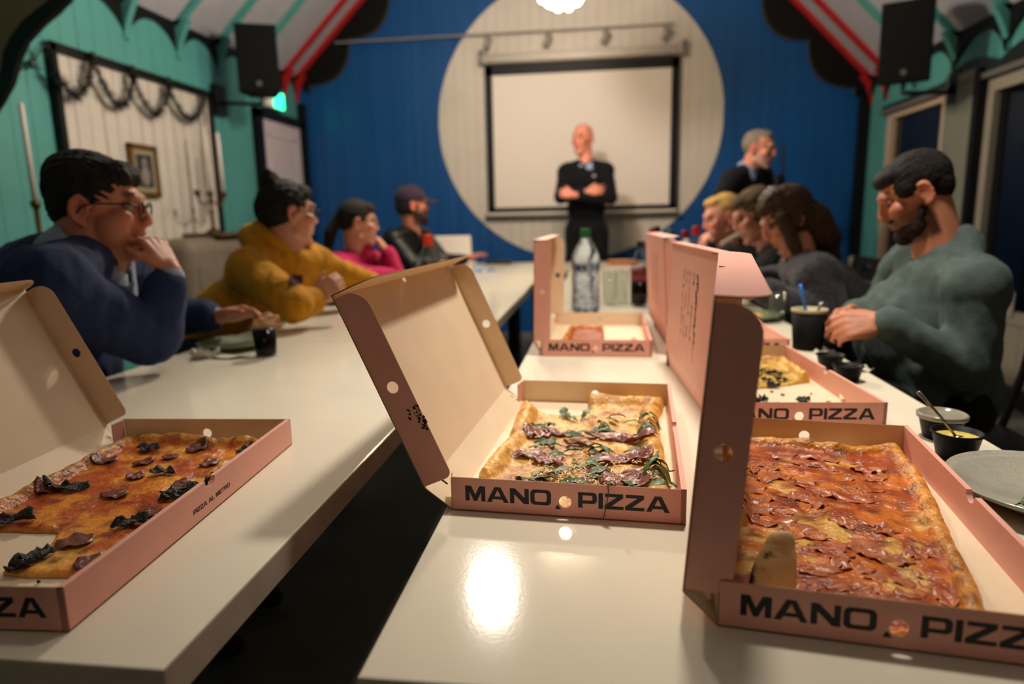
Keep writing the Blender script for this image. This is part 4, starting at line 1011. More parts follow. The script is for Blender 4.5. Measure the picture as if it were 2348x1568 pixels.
    for k in (0, 1):
        f_ = Vector(feet[k] if feet else (fwd[0], fwd[1], 0)); f_.z = 0; f_.normalize(); a = an[k]; mb = MB(); lat = f_.cross(Vector((0, 0, 1)))
        capsule(mb, a+Vector((0, 0, -.01)), .045, a+Vector((0, 0, -.045)), .043); capsule(mb, a+f_*-.02+Vector((0, 0, -.045)), .042, a+f_*.15+Vector((0, 0, -.058)), .034)
        capsule(mb, a+f_*.05-lat*.012+Vector((0, 0, -.052)), .038, a+f_*.16+lat*.01+Vector((0, 0, -.06)), .03)
        V, F_, E_ = blob(mb, .009, 3); zmin = a.z-.085; V[:, 2] = np.maximum(V[:, 2], max(zmin, .0)); mesh('shoe', V, F_, shoe_m or M_shoe, o, True)
    if hair:
        mb = MB(); R3 = rot3(M)
        for h in hair:
            if h[0] == 'b': ell(mb, M @ (Vector(h[1])*hs), tuple(x*hs for x in h[2]), R3)
            else: capsule(mb, M @ (Vector(h[1])*hs), h[2]*hs, M @ (Vector(h[3])*hs), h[4]*hs, 12)
        V, F_, E_ = blob(mb, max(.0045, voxel*.8), 2); V = strands(V, normals(V, F_), M, hs, hair_amp, seed); mesh('hair', V, F_, hair_m, o, True)
    if beard:
        mb = MB(); R3 = rot3(M)
        for h in beard:
            if h[0] == 'b': ell(mb, M @ (Vector(h[1])*hs), tuple(x*hs for x in h[2]), R3)
            else: capsule(mb, M @ (Vector(h[1])*hs), h[2]*hs, M @ (Vector(h[3])*hs), h[4]*hs, 12)
        V, F_, E_ = blob(mb, max(.0045, voxel*.8), 2); V = strands(V, normals(V, F_), M, hs, .005, seed+3); mesh('beard', V, F_, beard_m, o, True)
    if collar:
        nn_ = 40; vs = []
        for (rr__, hh__, dp_) in ((.060, .012, .2), (.066, .046, .55), (.070, .050, .6), (.076, .040, .75), (.076+.030*collar_w*.6, .006-.028*(collar_w-.6), 1.15), (.073+.030*collar_w*.6, .002-.028*(collar_w-.6), 1.1)):
            for k in range(nn_):
                a = PI/2+.14+(2*PI-.28)*k/(nn_-1); f_ = max(0, math.sin(a))**4
                vs.append(neck+sz*((hh__-.052*dp_*f_-.012*math.sin(a))*1)+sx*(rr__*neck_r*math.cos(a))+sy*(rr__*neck_r*math.sin(a)))
        fs = [(j*nn_+k, j*nn_+k+1, (j+1)*nn_+k+1, (j+1)*nn_+k) for j in range(5) for k in range(nn_-1)]
        oc_ = mesh('shirt_collar', vs, fs, collar, o, True); md_ = oc_.modifiers.new('thickness', 'SOLIDIFY'); md_.thickness = .004; md_.offset = 1
    if False:
        mb = MB()
        for k in range(26):
            a0, a1 = 2*PI*k/26, 2*PI*(k+1)/26
            def q(a, up):
                g = (.070+.012*(1-up))*neck_r*(1+(collar_w-1)*(1-up)); dip = .045*max(0, math.sin(a))**3
                return neck+sz*(.018+.032*up-(collar_w-1)*.06*(1-up)-dip-.012*math.sin(a))+sx*(g*math.cos(a))+sy*(g*math.sin(a)*1.02)
            capsule(mb, q(a0, 1), .006, q(a1, 1), .006, 8); capsule(mb, q(a0, 0), .008, q(a1, 0), .008, 8); capsule(mb, q(a0, .5), .008, q(a1, .5), .008, 8)
        V, F_, E_ = blob(mb, .006, 3); mesh('shirt_collar', V, F_, collar, o, True)
    if glasses is not None:
        mb = MB(); H = lambda c: M @ (Vector(c)*hs)
        for s in (-1, 1):
            ring = [H((s*.033+.022*math.cos(a)*(1 if abs(math.cos(a)) < .9 else .97), .1005-.0006*abs(math.cos(a)), .008+.0175*math.sin(a))) for a in np.linspace(0, 2*PI, 25)]
            mb.tube(ring, .0021*hs, 8, False); mb.tube([H((s*.054, .099, .016)), H((s*.074, .080, .018)), H((s*.081, .01, .012)), H((s*.082, -.012, .004)), H((s*.080, -.022, -.012))], .0019*hs, 8)
        mb.tube([H((-.012, .1005, .012)), H((0, .105, .015)), H((.012, .1005, .012))], .0019*hs, 8)
        mb.build('glasses', glasses, o, True)
    return o, M
M_shoe = mat('dark leather shoe', (22, 18, 16), .5)
M_trouser_d = cloth('dark trousers', (10, 10, 13)); M_jeans = cloth('dark jeans', (34, 40, 56))
W_ = on_y
H_SHORT = [('b', (0, -.022, .046), (.082, .099, .088)), ('b', (0, .034, .082), (.062, .056, .038)), ('b', (0, -.058, .004), (.066, .052, .058))]
def seat_legs(pel, dirx, wid=.11, z=.53, thigh=.43):
    """knees and ankles of a seated person facing dirx (+1/-1 along x)"""
    p = Vector(pel); kn = [Vector((p.x+dirx*thigh, p.y-dirx*wid, z)), Vector((p.x+dirx*thigh, p.y+dirx*wid, z))]
    an = [Vector((k.x-dirx*.04, k.y, .105)) for k in kn]
    return kn, an
# 1 blue sweater, left front
M_navy = cloth('blue wool sweater', (33, 46, 82)); M_shirt = cloth('light grey blue shirt', (150, 160, 180), .7, .06)
pel = Vector((-1.46, 1.48, .595)); kn, an = seat_legs(pel, 1)
def x1(mb, q):
    ell(mb, q['pel']+Vector((.06, 0, .16)), (.19, .17, .18)); ell(mb, q['mid']-q['sz']*.12-q['sy']*.06, (.20, .14, .17), Matrix((-q['sx'], q['sy'], q['sz'])).transposed())
p1, M1 = person('man in blue sweater with dark glasses, fist at his mouth, holding a pizza slice', W_(228, 480, 1.50), (.93, .36, -.10),
    (W_(112, 648, 1.28), W_(268, 604, 1.68)), (on_z(352, 806, .795), W_(395, 742, 1.83)), (W_(394, 624, 1.50), on_z(498, 745, .80)), pel, kn, an, M_navy, M_trouser_d,
    skin=(196, 130, 102), voxel=.0045, bulk=1.22, hands=(dict(d=Vector((-.48, .1, .75)), palm=(-.8, .15, -.5), curl=(62, 66, 66, 62), thumb=(40, 30)), dict(d=(.8, .25, .12), palm=(.25, -.35, -.85), curl=(30, 34, 36, 38), thumb=(30, 10))),
    hair=H_SHORT+[('b', (0, .046, .096), (.054, .036, .022)), ('b', (0, -.03, .070), (.079, .090, .066))], hair_m=hair_mat('dark brown hair', (34, 26, 19)), collar=M_shirt, collar_w=1.45, neckline=.022, head_extra=(((.048, .042, -.046), (.030, .038, .042)), ((-.048, .042, -.046), (.030, .038, .042)), ((0, .024, -.098), (.056, .056, .036))), glasses=M_plastic, neck_r=1.2, jaw=1.15, top_extra=x1, arm_r=1.15, stub=(60, 40, 28), seed=3, wrinkle=.012, spine_bend=.05, sleeve=.76)
up_ = lambda v: Vector((v.x, v.y, max(v.z, .825)))
for k, (a, b) in enumerate((((W_(394, 624, 1.50)), on_z(352, 806, .795)), (up_(on_z(498, 745, .80)), up_(W_(395, 742, 1.83))))):
    mb = MB(); d = (b-a).normalized(); capsule(mb, a+d*.012, .033, a+d*.055, .037); V, F_, E_ = blob(mb, .006, 2); mesh('shirt_cuff', V, F_, M_shirt, p1, True)
# 2 mustard hoodie
M_mustard = cloth('mustard cotton', (186, 128, 18), .85, .12); M_maroon = cloth('dark maroon lining', (58, 20, 24))
pel = Vector((-1.53, 2.34, .595)); kn, an = seat_legs(pel, 1)
def x2(mb, q):
    n = q['neck']
    for k in range(24):                                   # hood lying behind the neck
        a0, a1 = 2*PI*k/24, 2*PI*(k+1)/24
        g = lambda a: n-q['sy']*(.085)+q['sz']*(.030)+q['sx']*(.115*math.cos(a))+q['sy']*(.080*math.sin(a))+q['sz']*(.012*math.sin(a)-.01*abs(math.cos(a)))
        capsule(mb, g(a0), .021, g(a1), .021, 8)
        h = lambda a: n-q['sy']*(.085)-q['sz']*.03+q['sx']*(.12*math.cos(a))+q['sy']*(.085*math.sin(a))
        capsule(mb, h(a0), .03, h(a1), .03, 8)
p2, M2 = person('person in mustard hoodie with dark hair in a bun and glasses, leaning on table', W_(662, 492, 2.40), (.66, .75, -.06),
    (W_(578, 618, 2.26), W_(722, 606, 2.52)), (on_z(682, 700, .824), W_(800, 640, 2.62)), (W_(722, 690, 2.20), W_(870, 668, 2.70)), pel, kn, an, M_mustard, M_jeans,
    skin=(196, 140, 112), voxel=.0055, hs=.97, bulk=1.05, hands=(dict(d=(.40, .15, .32), palm=(-.3, .8, -.2), curl=(45, 50, 52, 52)), dict(d=(.9, .25, .06), palm=(0, 0, -1), curl=(8, 10, 12, 14))),
    hair=H_SHORT+[('b', (0, -.070, .122), (.038, .038, .036)), ('b', (0.01, -.086, .150), (.016, .016, .018)), ('b', (0, -.05, .02), (.078, .08, .08))], hair_m=hair_mat('near black hair', (22, 17, 14)), glasses=M_plastic, top_extra=x2, sleeve=.72, top_name='hoodie', arm_r=1.12, seed=5, wrinkle=.013)
def decal(name, px_poly, target, m, parent, off=.003, n=10):
    from mathutils.bvhtree import BVHTree
    me = target.data; bv = BVHTree.FromPolygons([v.co for v in me.vertices], [tuple(p.vertices) for p in me.polygons])
    (ax, ay), (bx_, by_), (cx, cy), (dx, dy) = px_poly; vs = []
    for i in range(n):
        for j in range(n):
            u, v = i/(n-1), j/(n-1); px = (1-u)*(1-v)*ax+u*(1-v)*bx_+u*v*cx+(1-u)*v*dx; py = (1-u)*(1-v)*ay+u*(1-v)*by_+u*v*cy+(1-u)*v*dy
            h = bv.ray_cast(CAM, ray(px, py).normalized())
            if h[0] is None: return None
            vs.append(h[0]+h[1]*off*(1 if h[1].dot(CAM-h[0]) > 0 else -1))
    return mesh(name, vs, [(i*n+j, (i+1)*n+j, (i+1)*n+j+1, i*n+j+1) for i in range(n-1) for j in range(n-1)], m, parent, True)
hd_ = [c for c in p2.children if c.name.startswith('hoodie')][0]
decal('chest_print', [(662, 632), (692, 630), (694, 652), (664, 656)], hd_, M_maroon, p2)
# 3 pink turtleneck
M_pinkw = cloth('pink knit', (178, 34, 84), .85, .1)
pel = Vector((-1.50, 3.38, .595)); kn, an = seat_legs(pel, 1, thigh=.28)
def x3(mb, q): capsule(mb, q['neck'], .066, q['neck']+q['sz']*.05, .060)
p3, M3 = person('person in pink turtleneck with dark ponytail and glasses, hand at mouth', W_(822, 512, 3.40), (.86, .48, -.10),
    (W_(770, 610, 3.28), W_(850, 600, 3.56)), (W_(838, 660, 3.22), W_(905, 648, 3.48)), (W_(900, 662, 3.36), W_(890, 579, 3.46)), pel, kn, an, M_pinkw, M_trouser_d,
    skin=(196, 140, 116), voxel=.006, hs=.93, bulk=.92, hands=(None, dict(d=Vector((-.36, 0, .5)), palm=(-.8, -.1, -.3), curl=(55, 60, 60, 55))),
    hair=H_SHORT+[('c', (0, -.105, .03), .030, (0, -.150, -.06), .034), ('c', (0, -.150, -.06), .034, (-.01, -.165, -.19), .020)], hair_m=hair_mat('dark hair', (30, 22, 18)), glasses=mat('thin metal', (90, 70, 60), .3, .8), top_extra=x3, top_name='turtleneck', seed=7)
MB().tube([W_(890, 579, 3.46)+Vector((.034*math.cos(a), .034*math.sin(a), -.012)) for a in np.linspace(0, 2*PI, 17)], .008, 8, False).build('wrist_band', M_plastic, p3, True)
# 4 cap and beard
M_leather = mat('black leather', (8, 8, 8), .42, spec=.3, noise_amt=.2, noise_scale=20, bump=.25, bump_scale=80)
pel = Vector((-1.52, 4.40, .595)); kn, an = seat_legs(pel, 1)
p4, M4 = person('bearded man in dark cap and black leather jacket, seated before the blue wall', W_(946, 472, 4.40), (.82, .50, .02),
    (W_(903, 548, 4.26), W_(972, 545, 4.60)), (W_(945, 618, 4.2), W_(1015, 612, 4.50)), (W_(1000, 622, 4.3), W_(1066, 602, 4.60)), pel, kn, an, M_leather, M_trouser_d,
    skin=(176, 110, 88), voxel=.007, hands=(None, dict(d=(.7, .1, .25), palm=(0, -.3, -1), curl=(12, 14, 16, 18))), hair=[('b', (0, -.03, .0), (.080, .088, .075))], hair_m=hair_mat('near black hair', (22, 17, 14)), stub=(40, 28, 22), stub_amt=.8,
    beard=[('c', (-.055, .0, -.05), .02, (-.03, .062, -.092), .024), ('c', (.055, .0, -.05), .02, (.03, .062, -.092), .024), ('b', (0, .078, -.098), (.034, .026, .032)), ('c', (-.02, .094, -.042), .008, (.02, .094, -.042), .008)], beard_m=hair_mat('brown beard', (44, 28, 22)), top_name='jacket', seed=9)
mb = MB(); R3 = rot3(M4)
ell(mb, M4 @ Vector((0, -.014, .052)), (.088, .107, .086), R3)
V, F_, E_ = blob(mb, .006, 1)
Mi = np.array(M4.inverted()); Lc = V @ Mi[:3, :3].T+Mi[:3, 3]; lowm = Lc[:, 2] < .030; Lc[lowm, 2] = .030; V = Lc @ np.array(M4)[:3, :3].T+np.array(M4)[:3, 3]
M_cap = cloth('dark plum cap', (44, 30, 44), .8)
cp = mesh('cap', V, F_, M_cap, p4, True)
vs = []; fs = []
for j in range(2):
    for i in range(13):
        a = -1.0+2.0*i/12
        for r_, dz in ((.090, 0), (.128, -.002), (.165, -.010)):
            vs.append(M4 @ Vector((math.sin(a)*r_*.78, .012+math.cos(a)*r_, .040+dz*1.2-.014*abs(math.sin(a))-(.005 if j else 0))))
n_ = 39
for i in range(12):
    for c in (0, 1):
        a = i*3+c; fs.append((a, a+3, a+4, a+1)); fs.append((n_+a, n_+a+1, n_+a+4, n_+a+3))
for i in range(12): fs.append((i*3+2, i*3+5, n_+i*3+5, n_+i*3+2)); fs.append((i*3+3, i*3, n_+i*3, n_+i*3+3))
for a, b in ((0, 1), (1, 2)): fs.append((a, b, n_+b, n_+a)); fs.append((36+b, 36+a, n_+36+a, n_+36+b))
mesh('cap_brim', vs, fs, M_cap, p4, True)
# 5 standing speaker, arms crossed
M_dnavy = cloth('dark navy jumper', (10, 11, 17), .9, .1); M_lblue = cloth('pale blue shirt', (150, 164, 196), .7, .05)
Y5 = 5.75
pel = W_(1345, 532, Y5+.02); kn = [W_(1318, 620, Y5), W_(1376, 620, Y5)]; kn = [Vector((k.x, Y5-.02, .50)) for k in kn]; an = [Vector((k.x, Y5+.02, .09)) for k in kn]
p5, M5 = person('bald man in dark jumper standing with arms crossed before the projection screen', W_(1336, 320, Y5-.02), (-.52, -.84, -.06),
    (W_(1299, 392, Y5), W_(1388, 390, Y5-.03)), (W_(1286, 452, Y5-.10), W_(1400, 454, Y5-.13)), (W_(1345, 440, Y5-.24), W_(1316, 447, Y5-.26)), pel, kn, an, M_dnavy, M_trouser_d,
    skin=(214, 138, 116), flush=(205, 100, 86), voxel=.0065, hs=1.0, bulk=.98, sleeve=.82, hands=(dict(d=(.95, .05, .12), palm=(0, 1, -.1), curl=(14, 16, 18, 20), side=1), dict(d=(-.95, .1, .18), palm=(0, 1, -.1), curl=(35, 38, 40, 40), side=-1)),
    collar=M_lblue, top_name='jumper', seed=11, feet=((-.3, -1, 0), (.3, -1, 0)))
bd = MB().lathe([(0, .004), (.011, .004), (.013, 0)], (0, 0, 0), 16, frame((0, 0, 0), (1, 0, 0), (0, 0, 1)).to_3x3()); 
bo = bd.build('chest_badge', mat('pale badge', (150, 150, 160), .5), None)
# 6 grey haired man
M_suit = cloth('dark navy suit', (11, 12, 22), .8, .1)
Y6 = 4.85
pel = W_(1660, 560, Y6+.10); kn = [Vector((pel.x-.08, pel.y-.02, .48)), Vector((pel.x+.14, pel.y+.05, .48))]; an = [Vector((k.x, k.y+.04, .09)) for k in kn]
p6, M6 = person('grey-haired man in dark suit standing by the blue wall at right, leaning forward', W_(1742, 343, Y6-.05), (.80, -.52, -.16),
    (W_(1678, 410, Y6-.10), W_(1748, 402, Y6+.12)), (W_(1636, 482, Y6-.12), W_(1772, 485, Y6+.12)), (W_(1708, 545, Y6-.2), W_(1776, 552, Y6-.05)), pel, kn, an, M_suit, M_trouser_d,
    skin=(206, 138, 116), voxel=.007, hs=1.0, collar=M_lblue, hair=[('b', (0, -.032, .040), (.083, .092, .088)), ('b', (0, .0, .092), (.060, .075, .034))], hair_m=hair_mat('grey hair', (128, 118, 106)), stub=(150, 140, 130), stub_amt=.45, top_name='suit_jacket', seed=13, feet=((.8, -.5, 0), (.8, -.5, 0)))
# 7 blond person, hand raised to the mouth
M_dark = cloth('black knit top', (11, 9, 11))
pel = Vector((1.16, 3.85, .595)); kn, an = seat_legs(pel, -1)
p7, M7 = person('blond person with ruddy face and a hand raised to the mouth, right row', W_(1655, 500, 3.80), (-.92, -.18, -.24),
    (W_(1690, 590, 3.98), W_(1668, 596, 3.62)), (W_(1640, 640, 4.0), W_(1640, 640, 3.55)), (W_(1606, 586, 3.70), W_(1600, 640, 3.6)), pel, kn, an, M_dark, M_trouser_d,
    skin=(216, 150, 128), flush=(206, 104, 92), voxel=.0065, hs=.96, hands=(dict(d=(.12, .05, .6), palm=(.7, .3, .1), curl=(30, 35, 38, 38)), None), hair=[('b', (0, -.028, .050), (.082, .092, .086)), ('b', (0, .020, .098), (.060, .062, .030))], hair_m=hair_mat('blond hair', (206, 164, 96), .25), feet=((-.84, -.42, 0), (-.84, -.42, 0)), seed=15, sleeve=.8)
# 8 short brown hair, black top
pel = Vector((1.15, 3.32, .595)); kn, an = seat_legs(pel, -1)
p8, M8 = person('person with short brown hair and black top, face lowered, right row', W_(1732, 494, 3.28), (-.92, -.04, -.38),
    (W_(1790, 590, 3.5), W_(1775, 606, 3.1)), (W_(1730, 668, 3.5), W_(1725, 680, 3.0)), (W_(1660, 668, 3.4), W_(1650, 680, 3.05)), pel, kn, an, M_dark, M_trouser_d,
    skin=(206, 146, 124), voxel=.006, hs=.98, hair=H_SHORT+[('b', (0, -.03, .0), (.084, .085, .075))], hair_m=hair_mat('light brown hair', (92, 72, 46), .3), feet=((-.86, -.30, 0), (-.86, -.30, 0)), closed=True, seed=17)
# 9 long brown hair, grey fuzzy sweater
M_greyf = cloth('fuzzy grey knit', (66, 64, 70), .95, .5, 60, .5, 180, .2)
pel = Vector((1.10, 2.72, .595)); kn, an = seat_legs(pel, -1)
p9, M9 = person('person with long brown hair and hair clip, fuzzy grey sweater, looking down', W_(1806, 502, 2.68), (-.80, .02, -.50),
    (W_(1830, 620, 2.86), W_(1868, 634, 2.50)), (W_(1800, 700, 2.9), W_(1905, 738, 2.42)), (W_(1700, 690, 2.75), W_(1748, 668, 2.47)), pel, kn, an, M_greyf, M_trouser_d,
    skin=(206, 142, 118), voxel=.0055, hs=.96, hands=(None, dict(d=(-.9, .1, .05), palm=(-.1, .9, -.3), curl=(30, 34, 36, 38))),
    hair=[('b', (0, -.020, .040), (.083, .100, .090)), ('b', (0, .03, .078), (.064, .058, .042)), ('c', (-.072, .025, .03), .028, (-.075, .045, -.10), .026), ('c', (-.075, .045, -.10), .026, (-.062, .060, -.20), .014), ('c', (.072, .02, .03), .026, (.075, .03, -.12), .024), ('c', (.075, .03, -.12), .024, (.06, .05, -.2), .012), ('b', (-.055, -.015, .01), (.036, .058, .075)), ('b', (.055, -.015, .01), (.036, .058, .075)), ('c', (0, -.034, .015), .082, (0, -.070, -.06), .072), ('c', (0, -.074, -.06), .074, (-.01, -.080, -.14), .058), ('c', (-.01, -.080, -.14), .058, (-.02, -.068, -.22), .028)], hair_m=hair_mat('long brown hair', (72, 50, 32), .35), closed=True, arm_r=1.15, seed=19, wrinkle=.012)
cl_ = MB()
for k in range(7): cl_.tube([M9 @ Vector((-.05+.012*k, -.008-.006*abs(k-3), .137-.0012*(k-3)**2)), M9 @ Vector((-.048+.012*k, .022-.006*abs(k-3), .135-.0012*(k-3)**2)), M9 @ Vector((-.05+.013*k, .050, .122-.001*(k-3)**2))], .0035, 6)
cl_.tube([M9 @ Vector((-.06, -.006, .118)), M9 @ Vector((-.01, .0, .138)), M9 @ Vector((.045, -.006, .128))], .005, 8)
cl_.build('hair_clip', mat('pearl plastic', (170, 164, 156), .3), p9, True)
# 10 green sweater
M_green = cloth('grey green wool', (76, 90, 87), .9, .16, 40)
pel = Vector((.90, 1.90, .595)); kn = [Vector((.67, 2.06, .555)), Vector((.67, 1.90, .555))]; an = [Vector((.69, 2.06, .105)), Vector((.69, 1.902, .105))]
def x10(mb, q):
    for k in (0, 1): capsule(mb, q['sh'][k].lerp(q['neck'], .3), .05, q['neck']+q['sz']*.045-q['sy']*.03+(q['sx'] if k else -q['sx'])*.03, .05)
    ell(mb, q['pel']+Vector((-.03, 0, .17)), (.17, .16, .17)); ell(mb, q['mid']-q['sz']*.22+q['sy']*.02, (.185, .135, .16), Matrix((-q['sx'], q['sy'], q['sz'])).transposed())
p10, M10 = person('bearded man in grey-green sweater looking down with clasped hands, right front', W_(2098, 447, 1.90), (-.82, .24, -.46),
    (W_(2088, 610, 2.06), W_(2232, 650, 1.72)), (W_(2010, 738, 2.12), W_(2216, 838, 1.68)), (W_(1962, 742, 1.90), W_(2030, 738, 1.70)), pel, kn, an, M_green, M_trouser_d,
    skin=(196, 128, 98), voxel=.0048, hs=.86, bulk=1.08, hands=(dict(d=(-.6, -.35, -.1), palm=(.2, -.7, -.5), curl=(30, 32, 34, 34)), dict(d=(-.75, .12, -.12), palm=(-.1, .75, -.6), curl=(36, 40, 42, 44), thumb=(25, 20))),
    hair=[('b', (0, -.022, .042), (.081, .099, .087)), ('b', (0, .032, .079), (.064, .056, .036)), ('b', (0, -.058, .004), (.066, .052, .058)), ('b', (.055, .02, .03), (.026, .03, .03)), ('b', (-.055, .02, .03), (.026, .03, .03))], hair_amp=.003, hair_m=hair_mat('black brown hair', (24, 19, 16)), stub=(44, 30, 24), stub_amt=.75, closed=True, feet=((-1, 0, 0), (-1, 0, 0)), beard=[('b', (0, .036, -.085), (.0585, .056, .041)), ('b', (0, .076, -.100), (.036, .029, .028)), ('c', (-.057, .008, -.045), .012, (-.046, .03, -.085), .018), ('c', (.057, .008, -.045), .012, (.046, .03, -.085), .018), ('c', (-.022, .090, -.043), .0075, (0, .097, -.040), .007), ('c', (.022, .090, -.043), .0075, (0, .097, -.040), .007)], beard_m=hair_mat('dark beard', (46, 30, 24)), top_extra=x10, arm_r=1.04, seed=21, wrinkle=.013, neck_r=1.0)
c_ = W_(1362, 403, Y5-.20)
bo.parent = p5; bo.location = c_
for l_ in LOG: print('LIMBS', l_)
# ---------------------------------------------------------------- chairs
def make_chair(label, loc, rz):
    t = thing('chair', label, 'chair', loc, rz)          # seat faces local +y, back at -y
    MB().bbox((0, 0, .44), (.43, .42, .028), .012).build('seat', M_plastic, t)
    hole = rbox(-.05, .33, .05, .37, .015)
    bk = MB(); o_ = rbox(-.20, .18, .20, .41, .04)
    bk.prism(o_, frame((0, -.22, .44), (1, 0, 0), (0, -.16, 1)), .014, [hole]); autosmooth(bk.build('backrest', M_plastic, t), 45)
    for sx in (-1, 1):
        MB().tube([(sx*.19, .18, .44), (sx*.205, .21, 0)], .012, 8).build('leg', M_metal_dark, t)
        MB().tube([(sx*.19, -.27, .85), (sx*.19, -.235, .62), (sx*.19, -.19, .44), (sx*.205, -.25, 0)], .012, 8).build('leg', M_metal_dark, t)
    mb = MB()
    for sx in (-1, 1): mb.tube([(sx*.198, .195, .22), (sx*.198, -.22, .22)], .008, 6)
    mb.build('stretcher', M_metal_dark, t); return t
for lb, pv, d in (('black chair under the man in the blue sweater', (-1.46, 1.48), 1), ('black chair behind the mustard hoodie', (-1.53, 2.34), 1), ('black chair under the person in pink', (-1.50, 3.38), 1), ('black chair under the man in the cap', (-1.52, 4.40), 1),
                  ('black chair with a slotted back under the man in the grey-green sweater', (.985, 1.90), -1), ('black chair under the person in the fuzzy grey sweater', (1.10, 2.72), -1), ('black chair under the person with short brown hair', (1.15, 3.32), -1), ('black chair under the blond person', (1.16, 3.85), -1)):
    make_chair(lb, (pv[0]-.02*d, pv[1], 0), -PI/2*d)
# ---------------------------------------------------------------- screen, rail, far wall things
M_matw = mat('matte screen white', (236, 224, 214), .7)
M_case = mat('white enamel', (220, 210, 200), .35)
ys = YW-.075
tl, tr, bl, br_ = on_y(1108, 152, ys), on_y(1558, 130, ys), on_y(1122, 488, ys), on_y(1553, 479, ys)
x0, x1, z1, z0 = (tl.x+bl.x)/2, (tr.x+br_.x)/2, (tl.z+tr.z)/2, (bl.z+br_.z)/2
t = thing('projection_screen', 'pull-down projection screen with black border hung on the white circle', 'screen', ((x0+x1)/2, ys, z0))
xc = (x0+x1)/2; hw, hh = (x1-x0)/2, z1-z0
MB().box((0, .004, hh/2), (hw*2-.05, .002, hh-.06)).build('screen_fabric', M_matw, t)
for c, d in (((0, 0, hh-.04), (hw*2, .003, .09)), ((0, 0, .022), (hw*2, .003, .044)), ((-hw+.034, 0, hh/2), (.068, .003, hh)), ((hw-.034, 0, hh/2), (.068, .003, hh))):
    MB().box(c, d).build('border', M_black, t)
MB().tube([(-hw-.02, -.005, hh+.055), (hw+.02, -.005, hh+.055)], .042, 16).build('housing', M_case, t, True)
for sx in (-1, 1): MB().bbox((sx*(hw+.03), .0, hh+.07), (.03, .09, .13), .012).build('end_cap', mat('grey end cap', (120, 112, 104), .5), t)
MB().tube([(-hw-.03, 0, -.035), (hw+.03, 0, -.035)], .016, 10).build('bottom_bar', mat('grey bar', (128, 120, 110), .4, .4), t, True)
MB().box((0, .001, -.012), (hw*2, .002, .03)).build('lower_hem', M_matw, t)
yr = YW-.10
a, b = on_y(768, 98, yr), on_y(1545, 54, yr)
t = thing('track_light_rail', 'white spotlight rail running across the white circle', 'light rail', (a.x, yr, a.z))
d = b-a
MB().box(d/2, (d.length, .018, .014), Matrix.Rotation(-math.atan2(d.z, d.x), 3, 'Y')).build('rail', mat('dull white rail', (140, 132, 128), .5), t)
for px, py in ((1117, 62), (1254, 56), (1387, 50), (1527, 44)):
    p = on_y(px, py+8, yr); q = Vector((p.x-a.x, 0, (p.x-a.x)/d.x*d.z))
    mb = MB(); mb.bbox(q+Vector((0, 0, -.035)), (.035, .035, .05), .006); mb.tube([q+Vector((0, 0, -.05)), q+Vector((.005, -.02, -.085))], .008, 8)
    s_ = mb.build('spotlight', mat('dull white rail', (168, 158, 150), .5), t)
    mb = MB().tube([q+Vector((.03, -.03, -.045)), q+Vector((-.005, .005, -.10)), q+Vector((-.02, .02, -.125))], [.022, .027, .026], 14)
    mb.build('spotlight_head', mat('grey spotlight', (150, 142, 132), .4), s_, True)
# chandelier of white glass balls
M_glow = mat('lit glass ball', (255, 250, 240), .2, emit=(255, 226, 188), strength=30)
cc = on_y(1290, 0, 4.3); R_ = .155; cz = on_y(1290, 27, 4.3).z+R_+.03
t = thing('chandelier', 'round chandelier of glowing white glass balls at the top edge', 'chandelier', (cc.x, 4.3, cz))
MB().tube([(0, 0, .0), (0, 0, RZ-cz-.30)], .008, 8).build('rod', M_metal_dark, t); MB().lathe([(.06, .10), (.14, .02), (.13, 0)], (0, 0, 0), 20).build('canopy', M_case, t)
gb = MB().ball((0, 0, 0), .026, 14, 10).build('glass_ball', M_glow, t, True); first = True
N_ = 64; rb = random.Random(3)
for k in range(N_):
    zz = -1+1.25*(k+.5)/N_; r_ = math.sqrt(1-zz*zz); a_ = k*2.39996
    p = Vector((r_*math.cos(a_), r_*math.sin(a_), zz))*R_*rb.uniform(.95, 1.03)
    o = gb if first else gb.copy()
    if not first: COL.objects.link(o)
    first = False; o.parent = t; o.location = p
# loudspeakers
M_spk = mat('black speaker paint', (6, 6, 6), .6, spec=.2, bump=.1, bump_scale=200); M_grille = mat('black grille', (5, 5, 5), .7, spec=.2, bump=.4, bump_scale=400)
def speaker(label, c, rz, wallx, wally, tilt):
    t = thing('loudspeaker', label, 'loudspeaker', c, rz); T_ = Matrix.Rotation(math.radians(tilt), 3, 'X')
    pol = [(-.13, .12), (-.08, .14), (.08, .14), (.13, .12), (.14, -.12), (-.14, -.12)]
    MB().prism([(-.14, -.10), (.14, -.10), (.09, .13), (-.09, .13)], Matrix.Translation((0, 0, .23)) @ T_.to_4x4(), .46).build('cabinet', M_spk, t)
    MB().bbox(T_ @ Vector((0, -.108, 0))+Vector((0, 0, 0)), (.27, .016, .45), .006, T_).build('grille', M_grille, t)
    MB().lathe([(.018, 0), (.018, .004), (0, .005)], T_ @ Vector((0, -.117, -.17)), 14, (T_ @ Matrix.Rotation(PI/2, 3, 'X'))).build('badge', mat('dull badge', (90, 84, 80), .4), t)
    inv = Matrix.Rotation(-rz, 3, 'Z'); wl_ = inv @ (Vector((wallx, wally, c[2]-.26))-Vector(c))
    mb = MB().tube([(0, .02, -.235), (0, .02, -.29), wl_], .014, 8); mb.build('bracket_arm', M_metal_dark, t)
    MB().bbox(wl_+Vector((0, 0, .02)), (.05, .14, .22), .01, inv).build('wall_plate', M_metal_dark, t); return t
cL = (on_y(553, 72, 4.85)+on_y(634, 210, 4.85))/2; cR = (on_y(2027, 30, 4.6)+on_y(2130, 165, 4.6))/2
speaker('black loudspeaker on a wall bracket above the door at left', cL, .38, XL+.03, 4.92, 0)
